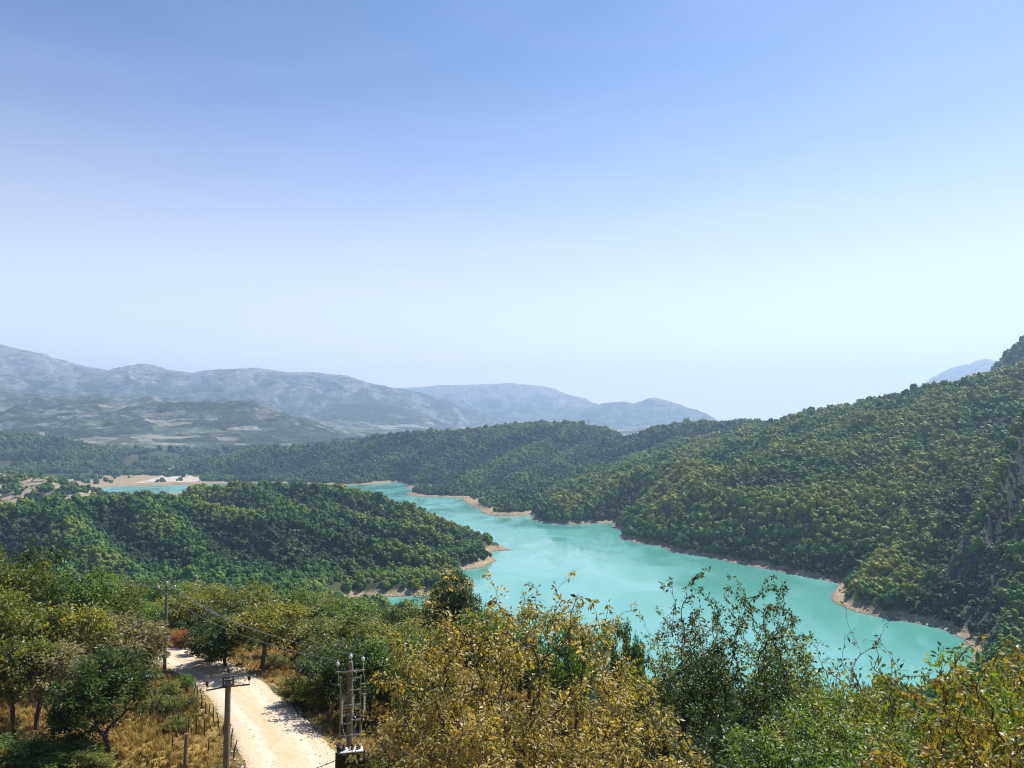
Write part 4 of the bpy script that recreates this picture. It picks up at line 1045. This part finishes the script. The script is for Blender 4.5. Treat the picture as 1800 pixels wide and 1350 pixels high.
# ------------------------------------------------------------------ dry grass, weeds and gravel
def mat_grass():
    m, nt, out = new_mat('dry_grass')
    t = nd(nt, 'ShaderNodeAttribute', attribute_type='INSTANCER', attribute_name='tint').outputs['Fac']
    rnd = nd(nt, 'ShaderNodeObjectInfo').outputs['Random']
    x = mth(nt, 'ADD', t, mth(nt, 'MULTIPLY', mth(nt, 'SUBTRACT', rnd, .5), .45))
    c = ramp(nt, x, [(0, (.040, .055, .014)), (.3, (.12, .10, .030)), (.55, (.29, .19, .052)), (.8, (.46, .30, .095)), (1, (.50, .39, .21))])
    d = nd(nt, 'ShaderNodeBsdfDiffuse'); nt.links.new(c, d.inputs[0]); tr = nd(nt, 'ShaderNodeBsdfTranslucent'); nt.links.new(c, tr.inputs[0])
    mx = nd(nt, 'ShaderNodeMixShader'); mx.inputs[0].default_value = .35
    nt.links.new(d.outputs[0], mx.inputs[1]); nt.links.new(tr.outputs[0], mx.inputs[2]); nt.links.new(mx.outputs[0], out.inputs['Surface'])
    return m
M_GRASS = mat_grass()
def tuft(seed, nb, h, spread):
    rng = np.random.default_rng(seed); V, F = [], []
    for i in range(nb):
        a = rng.uniform(0, 6.28); p = np.array([math.cos(a), math.sin(a), 0]) * rng.uniform(0, spread)
        b = rng.uniform(0, 6.28); l = np.array([math.cos(b), math.sin(b), 0]); hh = h * rng.uniform(.5, 1.2); w = .012 + .012 * rng.random()
        s = np.array([-l[1], l[0], 0]) * w; tip = p + l * hh * rng.uniform(.15, .7) + np.array([0, 0, hh])
        midp = p + l * hh * .1 + np.array([0, 0, hh * .55]); k = len(V)
        V += [p - s, p + s, midp + s * .8, midp - s * .8, tip]; F += [(k, k + 1, k + 2), (k, k + 2, k + 3), (k + 3, k + 2, k + 4)]
    return mesh_np('grass_tuft', V, np.array(F), [M_GRASS])
TUFTS = [tuft(60 + i, 16, h, s) for i, (h, s) in enumerate([(.26, .16), (.36, .14), (.18, .22), (.5, .12)])]
def near_points(n, r0, r1, a0=-38, a1=38):
    rr = np.sqrt(RNG.uniform(r0 * r0, r1 * r1, n)); aa = np.radians(RNG.uniform(a0, a1, n))
    return rr * np.sin(aa), rr * np.cos(aa)
x, y = near_points(60000, 22, 112, -38, 8)
rdist = ground_at(x, y, TROAD); g = fbm(x / 5, y / 5, 4)
keep = (rdist > .1 + .7 * np.abs(g)) & (g > -.55)
x, y, g, rdist = x[keep], y[keep], g[keep], rdist[keep]; n = len(x)
s = np.clip(RNG.normal(1, .3, n), .4, 2) * np.where(rdist < 1.5, .8, 1.0)
scatter('dry_grass', np.column_stack([x, y, ground_at(x, y) - .03]), np.column_stack([s, s, s * RNG.uniform(.7, 1.3, n)]), np.column_stack([np.zeros(n), np.zeros(n), RNG.uniform(0, 6.28, n)]),
        RNG.choice(4, n, p=[.4, .25, .27, .08]), TUFTS, np.clip(.62 - .75 * fbm(x / 11 + 4, y / 11, 3) - np.where(rdist < 2, -.1, 0), .05, 1))
M_STONE = simple('limestone', (.52, .46, .38), .9, .2, var=.4, scale=9, bstr=.5)
def stone(seed):
    rng = np.random.default_rng(seed); bm = bmesh.new(); bmesh.ops.create_icosphere(bm, subdivisions=2, radius=1)
    off = rng.uniform(0, 99, 3)
    for v in bm.verts:
        c = v.co; f = 1 + .35 * float(perlin(c.x * 1.3 + off[0], c.y * 1.3 + c.z * .9 + off[1])) + .12 * rng.normal()
        v.co = Vector((c.x * f, c.y * f * .8, c.z * f * .6))
    me = bpy.data.meshes.new('stone'); bm.to_mesh(me); bm.free(); me.materials.append(M_STONE); return me
STONES = [stone(80 + i) for i in range(4)]
x, y = near_points(40000, 30, 95, -36, 5)
rdist = ground_at(x, y, TROAD); keep = (rdist < .9) & (RNG.random(len(x)) < np.where(rdist > .2, .25, np.where(rdist > -1.0, .8, .35))); x, y = x[keep], y[keep]; n = len(x)
s = RNG.lognormal(-3.3, .45, n)
scatter('gravel', np.column_stack([x, y, ground_at(x, y) + .045]), np.column_stack([s, s, s]), np.column_stack([RNG.uniform(-.3, .3, n), RNG.uniform(-.3, .3, n), RNG.uniform(0, 6.28, n)]), RNG.integers(0, 4, n), STONES)
# stones and driftwood grey rubble along the drawn down shore
a_ = RNG.integers(0, len(LAKE), 26000); f_ = RNG.random(26000)[:, None]
q = LAKE[a_] * (1 - f_) + LAKE[(a_ + 1) % len(LAKE)] * f_ + RNG.normal(0, 5, (26000, 2))
q = q[(np.hypot(q[:, 0], q[:, 1]) < 1350) & (q[:, 1] > 380)]; dd = ground_at(q[:, 0], q[:, 1], TD); q = q[(dd > .4) & (dd < 11)]; n = len(q)
s = np.minimum(RNG.lognormal(-1.15, .5, n), .8)
scatter('shore_stones', np.column_stack([q, ground_at(q[:, 0], q[:, 1]) + .1 * s]), np.column_stack([s, s, s * .8]), np.column_stack([RNG.uniform(-.3, .3, n), RNG.uniform(-.3, .3, n), RNG.uniform(0, 6.28, n)]), RNG.integers(0, 4, n), STONES)
for (u, v, sc, lab) in [(423, 1181, .42, 'white limestone rock at the right road edge beneath the trunked olive tree'), (446, 1188, .36, 'grey white rock beside the dry shrubs right of the road'),
                        (516, 1182, .40, 'pale rock on the dry patch right of the road'), (428, 1176, .25, 'small white rock beside the larger limestone rock at the road edge'),
                        (556, 1296, .34, 'pale rock in the shaded verge left of the transformer'), (668, 1290, .4, 'pale stone in front of the dark shady trees, right of the transformer')]:
    X, Y, Z = hit(u, v)
    o = bpy.data.objects.new('rock', random.choice(STONES)); o.location = (X, Y, Z + sc * .12); o.scale = (sc * .55, sc * .55, sc * .6); o.rotation_euler = (0, 0, random.uniform(0, 6))
    tag(link(o), lab, 'rock', 'rocks along the road')
# ------------------------------------------------------------------ poles, wires, transformer, fences
M_CONC = simple('weathered_concrete', (.165, .145, .11), .9, .2, var=.35, scale=3.5, bstr=.4)
M_STEEL = simple('galvanised_steel', (.28, .28, .27), .45, .5, .7, var=.25, scale=8)
M_DARKSTEEL = simple('dark_rusty_steel', (.075, .06, .05), .6, .4, .4, var=.4, scale=8)
M_PORC_W = simple('white_porcelain', (.78, .78, .75), .18, .5, var=.06)
M_PORC_B = simple('dark_brown_porcelain', (.030, .022, .020), .22, .5, var=.3)
M_TANK = simple('dark_tank_paint', (.012, .015, .017), .45, .3, var=.35, scale=4)
M_TANKTOP = simple('worn_tank_lid', (.46, .47, .46), .45, .45, var=.3, scale=5)
M_PLATE = simple('pale_plate', (.62, .62, .52), .5, .4, var=.1)
M_WIRE = simple('aluminium_wire', (.34, .34, .33), .5, .4, .4, var=.1)
M_CABLE = simple('black_cable', (.03, .03, .03), .6, .3, var=.1)
M_WOOD = simple('weathered_stick', (.085, .062, .045), .9, .1, var=.4, scale=12, bstr=.5)
M_POSTWOOD = simple('grey_post', (.20, .15, .10), .9, .1, var=.35, scale=8, bstr=.5)

class MB:
    def __init__(s): s.V = []; s.F4 = []; s.n = 0; s.F3 = []
    def add(s, V, F):
        V = np.asarray(V, float); s.V.append(V)
        for f in np.asarray(F):
            (s.F4 if len(f) == 4 else s.F3).append([i + s.n for i in f])
        s.n += len(V); return s
    def box(s, c, d, rz=0.0, bevel=0.0):
        bm = bmesh.new(); bmesh.ops.create_cube(bm, size=1.0)
        for v in bm.verts: v.co = Vector((v.co.x * d[0], v.co.y * d[1], v.co.z * d[2]))
        if bevel: bmesh.ops.bevel(bm, geom=bm.edges[:], offset=bevel, segments=1, affect='EDGES')
        M = Matrix.Translation(c) @ Matrix.Rotation(rz, 4, 'Z'); bm.transform(M)
        bm.verts.index_update(); V = [v.co[:] for v in bm.verts]; F = [[v.index for v in f.verts] for f in bm.faces]; bm.free()
        s.V.append(np.array(V))
        for f in F: (s.F4 if len(f) == 4 else s.F3).append([i + s.n for i in f])
        s.n += len(V); return s
    def tube(s, path, r, sides=8):
        path = np.asarray(path, float); rr = np.full(len(path), r) if np.isscalar(r) else np.asarray(r)
        V, F = tube(path, rr, sides); k = len(V)
        V = np.concatenate([V, path[:1], path[-1:]]); s.add(V, F)
        base = s.n - len(V); last = (len(path) - 1) * sides
        for i in range(sides):
            j = (i + 1) % sides
            s.F3.append([base + j, base + i, base + k]); s.F3.append([base + last + i, base + last + j, base + k + 1])
        return s
    def lathe(s, c, prof, sides=12, axis='Z'):
        th = np.linspace(0, 2 * np.pi, sides, endpoint=False); V = []
        for r, z in prof: V += [(r * math.cos(t), r * math.sin(t), z) for t in th]
        V = np.array(V)
        if axis == 'Y': V = V[:, [0, 2, 1]]
        V = V + np.array(c); n = len(prof); i = np.arange(n * sides).reshape(n, sides); j = np.roll(i, -1, 1)
        s.add(V, np.stack([i[:-1], j[:-1], j[1:], i[1:]], -1).reshape(-1, 4)); return s
    def build(s, name, mat, parent=None, loc=(0, 0, 0), smooth=False):
        F = []
        if s.F4: F.append(np.array(s.F4))
        by = {}
        for f in s.F3: by.setdefault(len(f), []).append(f)
        F += [np.array(v) for v in by.values()]
        o = bpy.data.objects.new(name, mesh_np(name, np.concatenate(s.V), F, [mat], smooth)); o.location = loc
        return link(o, parent)

INS = [(.0, 0), (.045, 0), (.06, .03), (.04, .05), (.075, .075), (.085, .095), (.045, .11), (.07, .13), (.075, .15), (.04, .175), (.045, .19), (.03, .21), (0, .215)]
def insulator(parent, p, mat, s=1.0, pin=.12, zs=1.0):
    i = MB().lathe((0, 0, 0), [(r * s, z * s * zs) for r, z in INS], 14).build('insulator', mat, parent, p, True)
    MB().tube([(0, 0, -pin), (0, 0, .02)], .014, 6).build('pin', M_DARKSTEEL, i)
    return i
def rot(x, y, a): return (x * math.cos(a) - y * math.sin(a), x * math.sin(a) + y * math.cos(a))

def pole(u, vtop, d, label, r_top, r_base, yaw):
    kx, kz = ray(u, vtop); x, y = kx * d, d; ztop = CAM_Z + kz * d; zb = float(ground_at(x, y)[0])
    o = empty('utility_pole', (x, y, zb), yaw); tag(o, label, 'utility pole', 'concrete utility poles'); h = ztop - zb
    MB().lathe((0, 0, 0), [(r_base, -.5), (r_base, 0), (r_base * .6 + r_top * .4, h * .4), (r_top, h - .01), (r_top * .9, h), (0, h + .005)], 10).build('shaft', M_CONC, o)
    return o, h
def wpos(o, p):
    a = o.rotation_euler.z; X, Y = rot(p[0], p[1], a); return np.array([o.location.x + X, o.location.y + Y, o.location.z + p[2]])

# nearest pole, dark bracket on its head
P1, h1 = pole(401, 1203, 32.0, 'nearest concrete pole with a tilted crossarm and three black insulators, in front of the road', .11, .155, R(22))
MB().tube([(-.83, -.14, h1 - .10), (-.3, -.14, h1 - .06), (.3, -.14, h1 - .05), (.83, -.14, h1 - .06)], .035, 8).build('crossarm', M_DARKSTEEL, P1)
b = MB(); b.box((0, 0, h1 + .30), (.50, .12, .055), bevel=.006); b.box((-.19, 0, h1 + .12), (.055, .10, .31)); b.box((.19, 0, h1 + .12), (.055, .10, .31)); b.box((0, 0, h1 - .035), (.44, .13, .05)); b.box((0, 0, h1 + .16), (.33, .05, .04)); b.build('bracket', M_DARKSTEEL, P1)
MB().lathe((0, 0, h1 - .02), [(.125, -.06), (.13, 0), (.11, .1), (.09, .15), (0, .17)], 10).build('pole_cap', M_CONC, P1)
for p in ((-.80, -.14, h1 + .07), (.80, -.14, h1 + .11), (0, 0, h1 + .46)): insulator(P1, p, M_PORC_B, .95, .16)

# far pole at the bend
P2, h2 = pole(293.5, 1029, 74.0, 'tall slim concrete pole at the road bend with three white insulators', .10, .17, R(15))
MB().box((0, -.12, h2 - .42), (1.55, .07, .07), bevel=.006).build('crossarm', M_DARKSTEEL, P2)
I2 = [(-.72, -.12, h2 - .24), (.72, -.12, h2 - .24), (0, 0, h2 + .12)]
for p in I2: insulator(P2, p, M_PORC_W, 1.5, .2, .8)

# transformer pole
P3, h3 = pole(616, 1163, 31.5, 'transformer pole with white insulators and a ladder of steel bars, beside the dark trees', .098, .145, R(14))
I3 = [(-.50, -.05, h3 - .12), (.50, .12, h3 - .04), (0, 0, h3 + .12)]
for p in I3: insulator(P3, p, M_PORC_W, 1.0, .20, .75)
MB().box((0, -.14, h3 - .34), (1.12, .06, .06)).build('crossarm', M_STEEL, P3)
px = FPX / 31.5
def zv(v): return h3 - (v - 1163) / px
MB().box((-.37, -.02, (zv(1188) + zv(1300)) / 2), (.045, .045, zv(1188) - zv(1300))).build('upright', M_STEEL, P3)
MB().box((.42, -.02, (zv(1186) + zv(1300)) / 2), (.045, .045, zv(1186) - zv(1300))).build('upright', M_STEEL, P3)
for v, x0, x1 in ((1189, 0.0, .46), (1200, .42, .60), (1209, -.05, .40), (1234, -.37, .42), (1238, -.37, .42), (1249, -.37, 0), (1259, .05, .44), (1264, -.37, .05), (1284, -.37, .44)):
    MB().box(((x0 + x1) / 2, -.145, zv(v)), (x1 - x0, .05, .045)).build('crossbar', M_STEEL, P3)
for x, v0, v1 in ((-.30, 1223, 1263), (.13, 1219, 1251), (.56, 1218, 1255)):
    prof = []; n = 16; L = zv(v0) - zv(v1)
    for i in range(n): prof.append((.020 + (.022 if i % 2 else 0), zv(v1) + L * i / (n - 1)))
    MB().lathe((x, -.17, 0), [(0, zv(v1))] + prof + [(0, zv(v0))], 8).build('fuse_insulator', M_PORC_W, P3, smooth=True)
    MB().box((x, -.19, zv(v0) + .03), (.16, .05, .05)).build('fuse_clamp', M_STEEL, P3)
def jumper(pts):
    P = smooth_path(np.array(pts), 6); MB().tube(P, .011, 5).build('jumper_cable', M_WIRE, P3)
jumper([(-.50, -.05, h3), (-.44, -.16, zv(1195)), (-.34, -.2, zv(1210)), (-.30, -.2, zv(1222))])
jumper([(0, 0, h3 + .2), (.12, -.2, zv(1175)), (.24, -.22, zv(1182)), (.14, -.2, zv(1200)), (.13, -.2, zv(1218))])
jumper([(.50, .12, h3), (.52, -.1, zv(1180)), (.58, -.18, zv(1200)), (.56, -.2, zv(1217))])
jumper([(-.30, -.18, zv(1264)), (-.26, -.3, zv(1272)), (-.18, -.4, zv(1284)), (-.22, -.5, zv(1298))])
jumper([(.13, -.18, zv(1251)), (.24, -.24, zv(1256)), (.2, -.35, zv(1268)), (.10, -.5, zv(1298))])
jumper([(.56, -.18, zv(1256)), (.46, -.24, zv(1266)), (.44, -.35, zv(1280)), (.40, -.5, zv(1298))])
# the transformer hangs in front of the shaft on its platform beams
tz = zv(1352) + .40
tw = wpos(P3, (.02, -.62, 0))
T = empty('transformer', (tw[0], tw[1], P3.location.z + tz), P3.rotation_euler.z)
T.scale = (.88, .88, .92); tag(T, 'dark boxy transformer with three bushings mounted low on the ladder barred pole', 'transformer')
MB().box((0, 0, .45), (1.04, .52, .80), bevel=.03).build('tank', M_TANK, T)
MB().box((0, 0, .873), (1.10, .60, .045), bevel=.008).build('lid', M_TANKTOP, T)
for sx in (-1, 1):
    for k in range(5): MB().box((sx * .585, -.2 + k * .10, .44), (.13, .025, .62)).build('cooling_fin', M_TANK, T)
for k in range(7): MB().box((-.42 + k * .14, -.30, .40), (.022, .08, .58)).build('cooling_fin', M_TANK, T)
for x in (-.30, .08, .38):
    bsh = MB().lathe((x, -.02, .89), [(.06, 0), (.075, .03), (.045, .06), (.085, .08), (.045, .11), (.075, .14), (.04, .17), (.06, .19), (.03, .23), (0, .235)], 10).build('bushing', M_PORC_B, T, smooth=True)
    MB().tube([(x, -.02, 1.11), (x, -.02, 1.20)], .012, 5).build('terminal', M_STEEL, bsh)
MB().lathe((-.50, 0, 1.02), [(0, -.30), (.10, -.295), (.115, -.27), (.115, .27), (.10, .295), (0, .30)], 14, 'Y').build('conservator', M_TANK, T, smooth=True)
MB().box((.02, -.347, .60), (.16, .012, .20)).build('label_plate', M_PLATE, T)
for k in range(3): MB().box((-.28 + k * .30, -.31, .83), (.14, .012, .022)).build('lid_clip', M_STEEL, T)
for y in (-.2, .2): MB().box((0, y, .01), (1.25, .08, .07)).build('platform_beam', M_STEEL, T)
MB().box((-.30, .38, -.02), (.07, .62, .07)).build('support_arm', M_STEEL, T); MB().box((.30, .38, -.02), (.07, .62, .07)).build('support_arm', M_STEEL, T)

def wire(a, b, sag, r, mat, label, group, name='power_line'):
    a, b = np.array(a), np.array(b); t = np.linspace(0, 1, 26)[:, None]
    P = a + (b - a) * t; P[:, 2] -= (4 * sag * t * (1 - t))[:, 0]
    o = MB().tube(P, r, 5).build(name, mat); return tag(o, label, 'power line', group)
GW = 'power lines between the far pole and the transformer pole'
which = ['left', 'right', 'top']
for k in (0, 1, 2):
    wire(wpos(P2, I2[k]) + [0, 0, .2], wpos(P3, I3[k]) + [0, 0, .2], .9, .012, M_WIRE, f'sagging wire from the {which[k]} insulator of the far pole down to the transformer pole', GW)
# the line goes on to a pole hidden beyond the grove
E = np.array(at(-140, 962, 118.0))
GW2 = 'power lines leaving the far pole to the left'
for k in (0, 1, 2):
    wire(wpos(P2, I2[k]) + [0, 0, .2], E + [(-.7, .7, 0)[k], 0, (0, 0, .4)[k]], 1.3, .014, M_WIRE, f'thin wire running left from the {which[k]} insulator of the far pole past the headland', GW2)
wire(wpos(T, (-.52, -.2, .55)), wpos(P1, (.15, .1, h1 - 3.9)), .25, .016, M_CABLE, 'black cable crossing the road at the bottom from the transformer', None, 'cable')

# stub post near the nearest pole
x, y, z = hit(325, 1352)
S = empty('short_post', (x, y, z)); tag(S, 'short stout grey post left of the nearest concrete pole', 'post')
top = at(328, 1290, y)[2] - z
MB().tube([(0, 0, -.3), (.02, 0, top * .5), (.05, 0, top)], [.125, .12, .11], 8).build('shaft', M_POSTWOOD, S)
MB().tube([(.05, 0, top - .06), (.05, 0, top + .01)], [.118, .112], 8).build('post_cap', M_CONC, S)
MB().box((-.17, -.06, .16), (.20, .16, .26), bevel=.02).build('meter_box', M_TANK, S)
MB().lathe((-.17, -.145, .18), [(0, -.01), (.06, -.008), (.065, 0), (.05, .01)], 10, 'Y').build('dial', M_PORC_W, S)

# stick fences
def stick_fence(label, pix, hgt, wires=True):
    base = [hit(u, v) for u, v in pix]
    o = empty('stick_fence', base[0]); tag(o, label, 'fence', 'rough stick fences'); tops = []
    for i, b in enumerate(base):
        h = hgt * random.uniform(.75, 1.2); lx, ly = random.gauss(0, .10), random.gauss(0, .06); q = np.array(b) - np.array(base[0])
        P = [q + [0, 0, -.2], q + [lx * .3 + random.gauss(0, .03), ly * .4, h * .45], q + [lx * h, ly * h, h]]
        MB().tube(P, [.050, .044, .034], 6).build('post', M_WOOD, o); tops.append([q + (P[2] - q) * .55, q + (P[2] - q) * .88])
    if wires:
        for k in (0, 1):
            P = []
            for i in range(len(tops) - 1):
                for t in (0, .5): P.append(tops[i][k] * (1 - t) + tops[i + 1][k] * t - np.array([0, 0, .05 * (t > 0)]))
            P.append(tops[-1][k]); MB().tube(P, .006, 4).build('wire', M_WIRE, o)
stick_fence('stick fence with two wire strands along the left edge of the gravel road', [(318, 1210), (330, 1222), (340, 1232), (347, 1240), (354, 1246), (361, 1258), (367, 1266), (375, 1273), (383, 1281), (392, 1292), (400, 1302), (406, 1314), (411, 1334)], 1.25)
stick_fence('broken row of dark crooked stakes in the dry grass left of the road fence', [(268, 1262), (275, 1258), (287, 1273), (300, 1276), (314, 1288), (330, 1294), (344, 1292), (360, 1294)], 1.5, False)
stick_fence('thin pair of sticks in the golden grass near the short post', [(302, 1318), (365, 1330)], 1.1, False)
stick_fence('lone sticks at the green thicket in the bottom left corner', [(41, 1338), (120, 1338)], 1.2, False)

# lattice mast on the far ridge
x, y, _ = at(1035, 752, 2120.0); z = float(ground_at(x, y)[0])
Mst = empty('transmission_tower', (x, y, z)); tag(Mst, 'tiny lattice tower on the crest of the hills before the pale twin peaked mountain', 'tower')
b = MB(); H = 27
for sx in (-1, 1):
    for sy in (-1, 1): b.tube([(sx * 2.6, sy * 2.6, 0), (sx * .5, sy * .5, H)], .22, 4)
for k in range(7):
    z0, z1 = H * k / 7, H * (k + 1) / 7; w0, w1 = 2.6 - 2.1 * k / 7, 2.6 - 2.1 * (k + 1) / 7
    for sy in (-1, 1): b.tube([(-w0, sy * w0, z0), (w1, sy * w1, z1)], .14, 4); b.tube([(w0, sy * w0, z0), (-w1, sy * w1, z1)], .14, 4)
b.build('mast', M_STEEL, Mst)
for zz, w in ((19, 5), (23, 4.2)): MB().box((0, 0, zz), (2 * w, .5, .5)).build('arm', M_STEEL, Mst)
